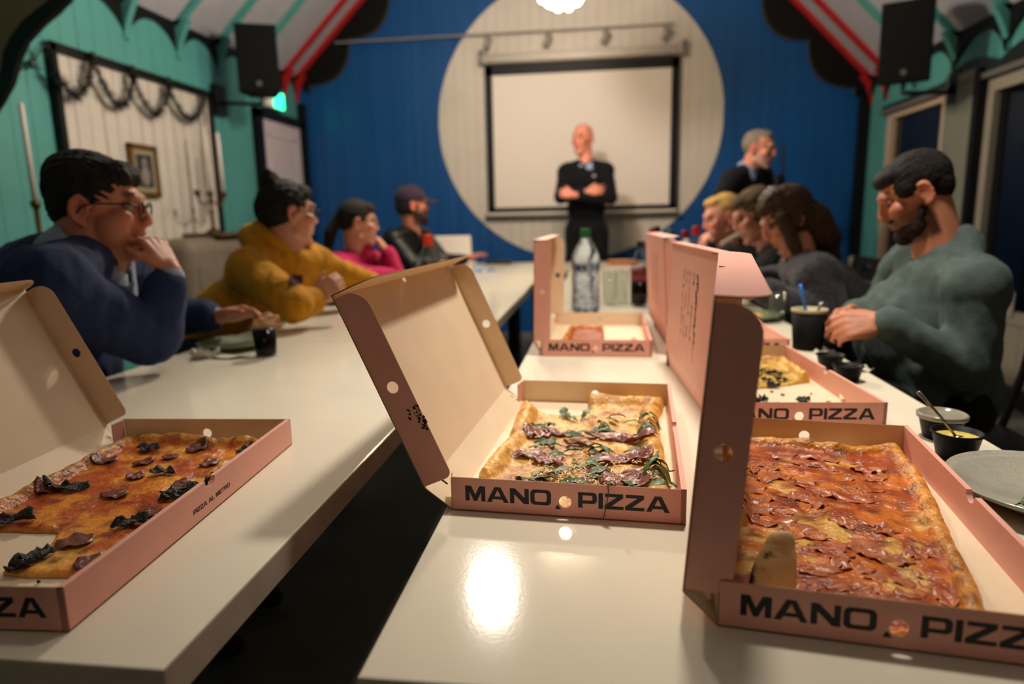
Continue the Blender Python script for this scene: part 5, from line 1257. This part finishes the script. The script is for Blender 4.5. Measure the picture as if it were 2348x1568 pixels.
speaker('black loudspeaker on a wall bracket above the windows at right', cR, -.42, XR-.03, 4.85, 8)
# exit sign
p = on_x(629, 229, XL+.06)
t = thing('exit_sign', 'small glowing green emergency exit sign above the lilac door', 'exit sign', (XL+.05, p.y, p.z))
MB().bbox((0, 0, 0), (.05, .30, .15), .008).build('housing', M_case, t)
MB().box((.028, .05, 0), (.006, .18, .13)).build('lit_panel', mat('green lit panel', (20, 160, 90), .4, emit=(40, 255, 160), strength=2.6), t)
MB().box((.028, -.09, 0), (.006, .07, .13)).build('pale_panel', mat('pale sign panel', (200, 206, 180), .4, emit=(170, 190, 150), strength=.35), t)
# framed portrait
pa_, pb_, pc_ = on_x(297, 320, XL+.06), on_x(362, 336, XL+.06), on_x(366, 453, XL+.06)
t = thing('framed_picture', 'small gilt-framed dark portrait hanging on the white boards', 'picture', (XL+.04, (pa_.y+pb_.y)/2, (pb_.z+pc_.z)/2))
fw_, fh_ = (pb_.y-pa_.y)/2, (pb_.z-pc_.z)/2
M_gold = mat('old gilt frame', (104, 74, 30), .4, .5, noise_amt=.3, noise_scale=60)
for c, d in (((0, 0, fh_-.016), (.03, 2*fw_, .032)), ((0, 0, -fh_+.016), (.03, 2*fw_, .032)), ((0, -fw_+.016, 0), (.03, .032, 2*fh_)), ((0, fw_-.016, 0), (.03, .032, 2*fh_))):
    MB().bbox(c, d, .006).build('frame_bar', M_gold, t)
MB().box((-.002, 0, 0), (.012, 2*fw_-.05, 2*fh_-.05)).build('mat_board', mat('mat board', (150, 136, 106), .6), t)
MB().box((.005, 0, 0), (.006, 2*fw_-.12, 2*fh_-.12)).build('picture_print', mat('dark print', (44, 44, 48), .4, noise_amt=.4, noise_scale=20), t)
mb = MB().ball((.007, .0, .05), (.004, .022, .030), 14, 8); mb.ball((.007, 0, -.03), (.003, .045, .06), 14, 8)
mb.build('painted_figure', mat('pale print', (126, 118, 112), .5), t)
# garland of dark tinsel
M_tinsel = mat('dark tinsel', (20, 26, 22), .4, .2)
t = thing('garland', 'dark tinsel garland looped along the black frame of white boards', 'garland', (XL+.07, 4.0, 2.0))
def swag(pts, parent, nm='swag', n=60, spikes=800, seed=1, r=.046):
    rr_ = random.Random(seed); P_ = [on_x(px, py, XL+.075+.01*rr_.random())-parent.location for px, py in pts]
    Q = []
    for k in range(n):
        tt = k/(n-1)*(len(P_)-1); i = min(int(tt), len(P_)-2); f_ = tt-i
        p0, p1, p2, p3 = P_[max(i-1, 0)], P_[i], P_[i+1], P_[min(i+2, len(P_)-1)]
        Q.append(.5*((2*p1)+(p2-p0)*f_+(2*p0-5*p1+4*p2-p3)*f_*f_+(3*p1-p0-3*p2+p3)*f_**3))
    mb = MB().tube(Q, .004, 6)
    for k in range(spikes):
        q = Q[rr_.randrange(n)]; d = Vector((rr_.gauss(0, .6), rr_.gauss(0, 1), rr_.gauss(0, 1))).normalized()*r*rr_.uniform(.6, 1.3); s_ = Vector((rr_.gauss(0, 1), rr_.gauss(0, 1), rr_.gauss(0, 1))).normalized()*.0032
        mb.add([q-s_, q+s_, q+d], [(0, 1, 2)])
    o = mb.build(nm, M_tinsel, parent); o['kind'] = 'stuff'; return o
sw = [[(110, 112), (128, 165), (150, 200), (175, 222), (195, 205), (205, 175), (212, 140)], [(212, 140), (235, 190), (258, 228), (280, 243), (295, 225), (302, 190), (303, 172)], [(303, 172), (320, 215), (340, 248), (358, 262), (375, 245), (384, 215), (386, 196)], [(386, 196), (402, 235), (420, 262), (440, 274), (455, 262), (465, 235), (466, 215)]]
for k, s_ in enumerate(sw): swag(s_, t, seed=k)
swag([(468, 215), (472, 300), (478, 380), (486, 470)], t, spikes=500, seed=9, r=.022)
for k, (px, py) in enumerate(((212, 128), (303, 158), (386, 184))): MB().ball(on_x(px, py, XL+.075)-t.location, .022, 10, 7).build('knot', M_tinsel, t, True)
q0 = on_x(72, 147, XL+.03); mb = MB().ball((0, 0, 0), .022, 10, 7); mb.tube([(0, 0, 0), (0, .12, .14)], .004, 6); mb.tube([(0, 0, 0), (0, -.14, -.08)], .004, 6)
tag(mb.build('cable_clip', mat('dark teal clip', (24, 58, 54), .5), loc=q0), 'dark clip with a thin cable on the teal wall beside the frame', 'clip')  # clip and cable share one even dark teal
# console with candles
t = thing('console_cabinet', 'grey-fronted console with thin brown top against the white boards', 'console', (XL+.16, 3.95, 0))
MB().bbox((0, .85, 1.025), (.30, 1.0, .022), .005).build('top', mat('brown wood top', (92, 70, 48), .4, noise_amt=.2, noise_scale=10), t)
MB().bbox((0, .42, .505), (.26, .80, 1.01), .09, seg=6).build('carcass', mat('grey cabinet front', (120, 108, 92), .6, noise_amt=.1), t)
for k in range(2): MB().bbox((.128, .245+.35*k, .47), (.014, .32, .72), .006).build('cabinet_door', mat('grey cabinet front', (120, 108, 92), .6), t)
M_brass = mat('aged brass', (88, 66, 34), .35, .8); M_wax = mat('white candle wax', (222, 212, 204), .5)
def candelabra(label, base, arms, hcol, hs_):
    t = thing('candelabra', label, 'candelabra', base)
    mb = MB().lathe([(.055, 0), (.055, .008), (.02, .03), (.012, .05), (.010, hcol*.5), (.018, hcol*.55), (.010, hcol*.6), (.012, hcol)], (0, 0, 0), 18)
    for a_ in arms[1:]:
        mb.tube([(0, 0, hcol-.03), (a_[0]*.5, a_[1]*.5, hcol-.075), (a_[0]*.95, a_[1]*.95, hcol-.05), (a_[0], a_[1], hcol)], .006, 8)
    mb.build('stem', M_brass, t, True)
    for k, a_ in enumerate(arms):
        MB().lathe([(.012, -.02), (.022, .0), (.022, .02), (.014, .022)], (a_[0], a_[1], hcol), 14).build('candle_cup', M_brass, t, True)
        if k < len(hs_) and hs_[k]: MB().lathe([(.012, 0), (.0115, hs_[k]), (.006, hs_[k]+.008), (0, hs_[k]+.01)], (a_[0], a_[1], hcol+.015), 12).build('candle', M_wax, t, True)
    return t
bR = on_x(490, 528, XL+.22)
candelabra('brass candelabra with tall white candles at the far end of the console', (XL+.22, bR.y, 1.036), ((0, 0), (.02, -.18), (.0, .16), (.05, .08)), .26, (.42, 0, .40, .34))
bL = on_x(112, 470, XL+.20)
candelabra('tall floor candlestick with one white candle at the left edge, behind the man in blue', (XL+.20, 2.92, 0), ((0, 0),), 1.20, (.44,))
# microphone stand and low dark cabinet in the far right corner
pm = on_y(1788, 600, 5.6)
t = thing('microphone_stand', 'thin dark microphone stand before the blue wall at right', 'stand', (pm.x, 5.6, 0))
MB().lathe([(.13, 0), (.13, .015), (.02, .03), (.012, .05)], (0, 0, 0), 20).build('base', M_metal_dark, t)
zt = on_y(1795, 335, 5.6); zk = on_y(1785, 415, 5.6)
MB().tube([(0, 0, .04), (0, 0, zk.z), (zt.x-pm.x, 0, zt.z)], .010, 8).build('pole', M_metal_dark, t)
MB().bbox((zk.x-pm.x, -.01, zk.z), (.07, .06, .10), .015).build('clamp', M_metal_dark, t)
t = thing('low_cabinet', 'low dark cabinet in the far right corner by the blue wall', 'cabinet', (1.98, 5.95, 0))
MB().bbox((0, 0, .32), (.55, .45, .64), .01).build('carcass', mat('dark cabinet', (26, 25, 28), .5), t)
for sx in (-1, 1): MB().bbox((sx*.135, -.228, .32), (.25, .012, .56), .004).build('cabinet_door', mat('dark cabinet', (26, 25, 28), .5), t)
for k, (dx, h_, lb) in enumerate(((-.10, .10, 'small pale jar at the left on the low dark cabinet'), (-.02, .07, 'small squat pale jar in the middle of the low dark cabinet'), (.09, .11, 'small pale jar at the right on the low dark cabinet'))):
    t = thing('jar', lb, 'jar', (1.98+dx, 5.83, .64)); MB().lathe([(.028, 0), (.032, .01), (.032, h_*.75), (.02, h_*.85)], (0, 0, 0), 16).build('body', mat('pale ceramic', (170, 164, 156), .4), t, True)
    MB().lathe([(.022, h_*.85), (.022, h_), (0, h_)], (0, 0, 0), 14).build('lid', M_plastic, t)
# ---------------------------------------------------------------- bottles, glasses, cups, plates
def thin_glass(name, tint, gl=.04):
    m = bpy.data.materials.new(name); m.use_nodes = True; nt = m.node_tree; N = nt.nodes; L = nt.links; N.remove(N['Principled BSDF']); o = N['Material Output']
    tr = N.new('ShaderNodeBsdfTransparent'); tr.inputs[0].default_value = tint+(1,); g = N.new('ShaderNodeBsdfGlossy'); g.inputs['Roughness'].default_value = gl
    lw = N.new('ShaderNodeLayerWeight'); lw.inputs[0].default_value = .35; mx = N.new('ShaderNodeMixShader'); r = N.new('ShaderNodeMapRange'); r.inputs[3].default_value = .03; r.inputs[4].default_value = .38
    L.new(lw.outputs['Facing'], r.inputs[0]); L.new(r.outputs[0], mx.inputs[0]); L.new(tr.outputs[0], mx.inputs[1]); L.new(g.outputs[0], mx.inputs[2]); L.new(mx.outputs[0], o.inputs[0]); return m
M_pet = thin_glass('clear bottle plastic', (.88, .90, .92))
M_petb = mat('bluish bottle plastic', (206, 220, 240), .05, trans=1, ior=1.33, bump=.35, bump_scale=55)
M_cola = mat('cola', (8, 4, 3), .12, spec=.3)
M_glass = thin_glass('clear glass', (.90, .92, .90), .02)
M_lbl = mat('pale label', (190, 196, 216), .4, noise_amt=.25, noise_scale=60); M_lblr = mat('red label', (120, 34, 30), .4)
def capm(n, c): return mat(n, c, .4)
def bottle(label, x, y, H_, R0, cap_col, body_m, drink=None, lbl=None, group=None):
    t = thing('bottle', label, 'bottle', (x, y, TZ), 0, group)
    pr = [(R0*.55, .004), (R0*.92, .0), (R0, .02), (R0*.97, .10*H_/.3), (R0, .13*H_/.3), (R0*.93, .145*H_/.3), (R0, .16*H_/.3), (R0, .62*H_), (R0*.92, .70*H_), (R0*.62, .80*H_), (R0*.36, .87*H_), (R0*.30, .90*H_), (R0*.30, .93*H_)]
    MB().lathe(pr, (0, 0, 0), 32).build('body', body_m, t, True)
    mb = MB().lathe([(R0*.37, .905*H_), (R0*.37, .985*H_), (R0*.30, H_), (0, H_)], (0, 0, 0), 24); mb.build('cap', cap_col, t)
    MB().lathe([(R0*.40, .885*H_), (R0*.40, .897*H_)], (0, 0, 0), 24).build('neck_ring', cap_col if drink is None else body_m, t)
    if drink: MB().lathe([(R0*.5, .004), (R0*1.006, .012), (R0*1.006, drink*H_), (0, drink*H_)], (0, 0, 0), 28).build('drink', M_cola, t, True)
    if lbl: MB().lathe([(R0*1.012, .40*H_), (R0*1.012, .60*H_)], (0, 0, 0), 32).build('label', lbl, t, True)
    return t
M_capg = capm('green cap', (30, 108, 52)); M_capr = capm('red cap', (206, 40, 34)); M_capdr = capm('dark red cap', (150, 26, 34)); M_capk = capm('black cap', (18, 18, 18)); M_capo = capm('orange red cap', (230, 62, 30))
bottle('big clear water bottle with green cap standing on the right table', -.046, 2.486, .312, .052, M_capg, M_petb)
bottle('bottle with orange-red cap behind the leaning lid on the left table', -.525, 2.05, .31, .043, M_capo, M_pet)
bottle('cola bottle with red label beside the drinking glasses', .161, 2.68, .255, .034, M_capk, M_pet, .42, M_lblr)
g_ = 'bottles standing behind the upright box lids'
bottle('bottle with red cap at the left end of the group behind the lids', .223, 2.85, .302, .043, M_capdr, M_pet)
bottle('bottle with black cap in the group behind the lids', .250, 2.99, .307, .043, M_capk, M_pet)
bottle('bottle with green cap in the group behind the lids', .318, 3.06, .290, .043, M_capg, M_petb)
bottle('bottle with dark red cap next to the green-capped one behind the lids', .362, 2.91, .290, .043, M_capdr, M_petb)
bottle('bottle with bright red cap nearest the blond person', .385, 2.76, .309, .043, M_capr, M_pet)
def tumbler(label, x, y, h_, r, fill=None, name='glass', cat='glass', group=None):
    t = thing(name, label, cat, (x, y, TZ), 0, group)
    MB().lathe([(0, .0), (r*.82, .0), (r*.84, .004), (r, h_), (r-.0022, h_), (r*.80, .012), (0, .012)], (0, 0, 0), 30).build('vessel', M_glass, t, True)
    if fill: MB().lathe([(0, .006), (r*.845, .006), (r*.86, .012), (r*.995, h_*fill), (0, h_*fill)], (0, 0, 0), 30).build('drink', M_cola, t, True)
    return t
tumbler('tall empty clear tumbler right beside the big water bottle', .046, 2.74, .135, .031)
tumbler('tall empty clear tumbler second from the big water bottle', .098, 2.80, .135, .031)
pc = on_z(611, 816, TZ); tumbler('glass of dark cola on the left table beside the green plate', pc.x, pc.y, .082, .032, .93)
tumbler('short clear glass behind the green plate on the right table', .60, 2.34, .09, .030)
def plate(label, x, y, r, m, z=TZ, depth=.022):
    t = tag(MB().lathe([(0, .002), (r*.55, .0), (r*.60, .004), (r*.9, depth*.75), (r, depth), (r*.99, depth+.003), (r*.88, depth*.75+.004), (r*.58, .0085), (0, .008)], (0, 0, 0), 48).build('plate', m, None, True, (x, y, z)), label, 'plate'); return t
M_gplate = mat('sage glazed stoneware', (122, 132, 100), .12, noise_amt=.12, noise_scale=40, coat=.6)
M_splate = mat('speckled grey stoneware', (166, 162, 148), .16, noise_amt=.10, noise_scale=300, coat=.5)
ppl = on_z(535, 793, TZ+.008)
plate('sage green plate by the cola glass, below the held pizza slice', ppl.x, ppl.y, .098, M_gplate)
pp2 = on_z(756, 692, TZ+.01); plate('dark green plate beside the elbow of the mustard hoodie', pp2.x+.05, pp2.y+.03, .10, M_gplate)
pp3 = on_z(1768, 738, TZ+.01); plate('sage green plate with crumbs beside the black cup on the right table', .52, 2.31, .088, M_gplate)
pr_ = on_z(2420, 1140, TZ+.01); plate('speckled grey plate cut by the right edge of the picture', pr_.x, pr_.y, .115, M_splate, depth=.026)
fd = on_z(1425, 600, TZ+.01)
t = thing('pizza_slice', 'leftover reddish pizza slice lying on the far table', 'pizza', (fd.x, fd.y-.12, TZ+.002)); 
slc = MB().prism([(-.11, -.04), (.10, -.05), (.12, .05), (-.08, .05)], frame((0, 0, .018), (1, 0, 0), (0, 1, 0)), .016).build('slice', mat('dull red pizza', (150, 76, 50), .5, noise_amt=.4, noise_scale=40), t)
MB().tube([(-.10, .05, .014), (.02, .058, .016), (.12, .052, .013)], .014, 8).build('crust', mat('crust', (190, 140, 80), .6), t, True)
# scraps on the plates
for k, (pp, dx, dy, lb) in enumerate(((pr_, -.050, -.045, 'dark green salad scrap on the speckled plate'), (pr_, -.038, -.066, 'pale yellow pizza scrap on the speckled plate'), (pp3, .0, .02, 'brown pizza rest on the sage plate at right'))):
    o = sheet('food_scrap', 0, 0, lambda a, b: 0, .016 if k < 2 else .04, (M_rocket, M_shred, mat('crust', (190, 140, 80), .6))[k], None, 700+k, fold=.008, jag=.5); o.location = (.52 if k == 2 else pp.x+dx, 2.32 if k == 2 else pp.y+dy, TZ+(.0115 if k < 2 else .0115)); tag(o, lb, 'food scrap')
# black paper cup
M_bcup = mat('black paper cup', (7, 7, 7), .7, spec=.2)
pk = on_z(1851, 800, TZ); ck = thing('paper_cup', 'tall black paper cup on the right table, before the clasped hands', 'cup', (pk.x, pk.y, TZ))
MB().lathe([(0, .0), (.036, .0), (.037, .004), (.0440, .104), (.0420, .104), (.0350, .006), (0, .006)], (0, 0, 0), 32).build('cup_body', M_bcup, ck, True)
MB().lathe([(.0436, .099), (.0455, .103), (.0450, .107), (.0420, .107), (.0410, .100)], (0, 0, 0), 32).build('rim', mat('cream cup rim', (176, 164, 130), .5), ck, True)
MB().lathe([(.0413, .098), (.0402, .088), (.0392, .078)], (0, 0, 0), 32).build('lining', mat('cream cup rim', (176, 164, 130), .5), ck, True)
tag(MB().tube([(.008, .004, .03), (-.016, .020, .150), (-.021, .022, .168)], .0045, 8).build('pen', mat('blue plastic', (40, 120, 210), .3), None, True, (pk.x, pk.y, TZ)), 'blue plastic stick standing in the black paper cup', 'pen')
tag(MB().tube([(.0, -.005, .02), (.030, .01, .118), (.040, .012, .122)], .004, 8).build('fork', mat('steel', (150, 146, 138), .25, 1), None, True, (pk.x, pk.y, TZ)), 'steel cutlery handle leaning in the black paper cup', 'cutlery')
# black sauce pots
M_pot = mat('black pot plastic', (6, 6, 6), .5, spec=.15)
def pot(label, x, y, r=.033, h_=.040, fill=None, lid=False):
    t = thing('sauce_pot', label, 'sauce pot', (x, y, TZ))
    MB().lathe([(0, 0), (r*.72, 0), (r*.74, .002), (r*.96, h_*.92), (r*1.04, h_*.93), (r*1.04, h_), (r*.95, h_), (r*.70, .004), (0, .004)], (0, 0, 0), 36).build('pot', M_pot, t, True)
    if fill:
        mb = MB(); rg = []
        n_, m_ = 28, 6
        vs = [Vector((0, 0, h_*.80))]
        for j in range(1, m_+1):
            for k in range(n_):
                rad = r*.915*j/m_; a_ = 2*PI*k/n_; x_, y_ = rad*math.cos(a_), rad*math.sin(a_)
                vs.append(Vector((x_, y_, h_*.80+(.0025*(noise.noise(Vector((x_*120, y_*120, 3)))) if j < m_ else 0))))
        fs = [(0, 1+k, 1+(k+1) % n_) for k in range(n_)]
        for j in range(m_-1):
            for k in range(n_): a_ = 1+j*n_+k; b_ = 1+j*n_+(k+1) % n_; fs.append((a_, a_+n_, b_+n_, b_))
        mesh('sauce', vs, fs, fill, t, True)
    if lid: MB().lathe([(r*1.06, h_-.003), (r*1.07, h_+.003), (r*.96, h_+.005), (r*.94, h_+.002), (0, h_+.003)], (0, 0, 0), 36).build('lid', mat('cloudy lid', (176, 170, 150), .15, trans=.35, noise_amt=.1, noise_scale=90), t, True)
    return t
M_sauce = mat('pale yellow dip', (214, 190, 92), .4, noise_amt=.2, noise_scale=160, bump=.3, bump_scale=150)
s1 = on_z(2189, 1056, TZ); s1 = Vector((s1.x+.006, s1.y+.012, 0)); pot('open black pot of yellow dip with a spoon standing in it', s1.x, s1.y, .0325, .040, M_sauce)
s2 = on_z(2152, 1006, TZ); pot('black pot with a cloudy lid behind the open dip pot', s2.x+.006, s2.y+.008, .0335, .036, mat('pale dip', (190, 182, 150), .5), True)
q1, q2 = on_z(2172, 1005, TZ+.030), on_y(2105, 898, s1.y+.01)
mb = MB().tube([(0, 0, .030), (q2-Vector((s1.x, s1.y, TZ)))*.45+Vector((.004, 0, .014)), q2-Vector((s1.x, s1.y, TZ))], [.0020, .0017, .0030], 8)
mb.ball((.003, 0, .026), (.010, .007, .008), 12, 8)
tag(mb.build('spoon', mat('steel', (150, 146, 138), .25, 1), None, True, (s1.x, s1.y, TZ)), 'steel teaspoon standing in the yellow dip', 'spoon')
for k, (px, py, lb) in enumerate(((1908, 852, 'small black pot beside the emptied box, nearer the black cup'), (1950, 880, 'small black pot beside the emptied box, nearer the camera'))):
    p = on_z(px, py, TZ); pot(lb, p.x+.004, p.y+.03, .030, .034, mat('dark dip', (26, 20, 16), .3))
M_paper = mat('white paper', (206, 200, 180), .6, noise_amt=.05)
def crumple(name, label, cat, loc, size, m, seed, fold=.02, aspect=.8, rot=0, jag=.3):
    o = sheet(name, 0, 0, lambda a, b: 0, size, m, None, seed, fold=fold, aspect=aspect, rot=rot, rings=8, seg=26, jag=jag, lift=.0015); o.location = loc; return tag(o, label, cat)
pn = on_z(455, 820, TZ); crumple('napkin', 'crumpled white napkin before the sage green plate on the left table', 'napkin', (pn.x+.02, pn.y, TZ), .036, M_paper, 31, .020)
pn = on_z(535, 818, TZ); crumple('napkin', 'flat white napkin between crumpled napkin and cola glass', 'napkin', (pn.x, pn.y, TZ), .06, M_paper, 32, .006, .6)
for k, (px, py, lb) in enumerate(((1893, 812, 'white paper packet between the black cup and the small black pots'), (1972, 850, 'white paper packet by the table edge behind the nearest box'))):
    p = on_z(px, py, TZ); crumple('paper_packet', lb, 'packet', (p.x, p.y, TZ), .026, M_paper, 40+k, .008, .7)
# far end: laptop, black tablet, pale blue napkin, white paper by the blond person
pl = on_z(1047, 607, TZ); t = thing('laptop', 'open white laptop on the far table, its lid turned to the camera', 'laptop', (pl.x, 5.12, TZ))
MB().bbox((0, .11, .009), (.29, .21, .016), .005).build('keyboard_base', M_case, t)
MB().bbox((0, -.005, .125), (.29, .010, .215), .004, Matrix.Rotation(.12, 3, 'X')).build('screen_lid', mat('white laptop lid', (232, 222, 214), .25), t)
pb2 = on_z(1150, 602, TZ); tag(MB().bbox((0, 0, .012), (.20, .14, .024), .005).build('tablet', M_plastic, None, False, (pb2.x, 5.30, TZ)), 'flat black device lying on the far table before the blue wall', 'device')
pq = on_z(1112, 622, TZ); crumple('napkin', 'pale blue napkin below the resting hand on the far left table', 'napkin', (pq.x, pq.y, TZ), .07, mat('pale blue paper', (150, 172, 206), .6), 51, .04)
pw_ = on_y(1676, 548, 3.55); tag(MB().bbox((0, 0, 0), (.11, .012, .022), .004, Matrix.Rotation(-.55, 3, 'Y')).build('folded_paper', M_paper, None, False, pw_), 'white folded paper held before the blond person', 'paper')
# pizza slice held by the man in the blue sweater
hp = on_z(498, 745, .805)+Vector((.105, .03, .0))
t = thing('pizza_slice', 'curled piece of pizza held over the plate by the man in blue', 'pizza', hp)
net = []
for i in range(5):
    a_ = -1.1+2.2*i/4; net.append([(.015+.030*math.sin(a_)+.012*j, -.02+.012*j, .028*math.cos(a_)-.02*abs(math.sin(a_))+.010*j*(1 if i % 2 else -.4)-.01) for j in range(4)])
slab('slice', net, .007, mat_mottled('folded pizza', (120, 50, 22), (216, 168, 110), 60, .38, .6, .5), t)
MB().tube([(-.02, .0, -.02), (0, .012, .012), (.03, .02, .022), (.05, .03, .0)], .010, 8).build('crust', mat('crust', (190, 140, 80), .6), t, True)
# white notice low on the right glazing, chest print on the hoodie
pn = on_x(2307, 697, XR-.03); tag(MB().box((0, 0, 0), (.004, .09, .14)).build('paper_notice', mat('white notice', (150, 144, 134), .6), None, False, (XR-.016, pn.y, pn.z)), 'small white notice low on the dark glazing behind the green sweater', 'notice')
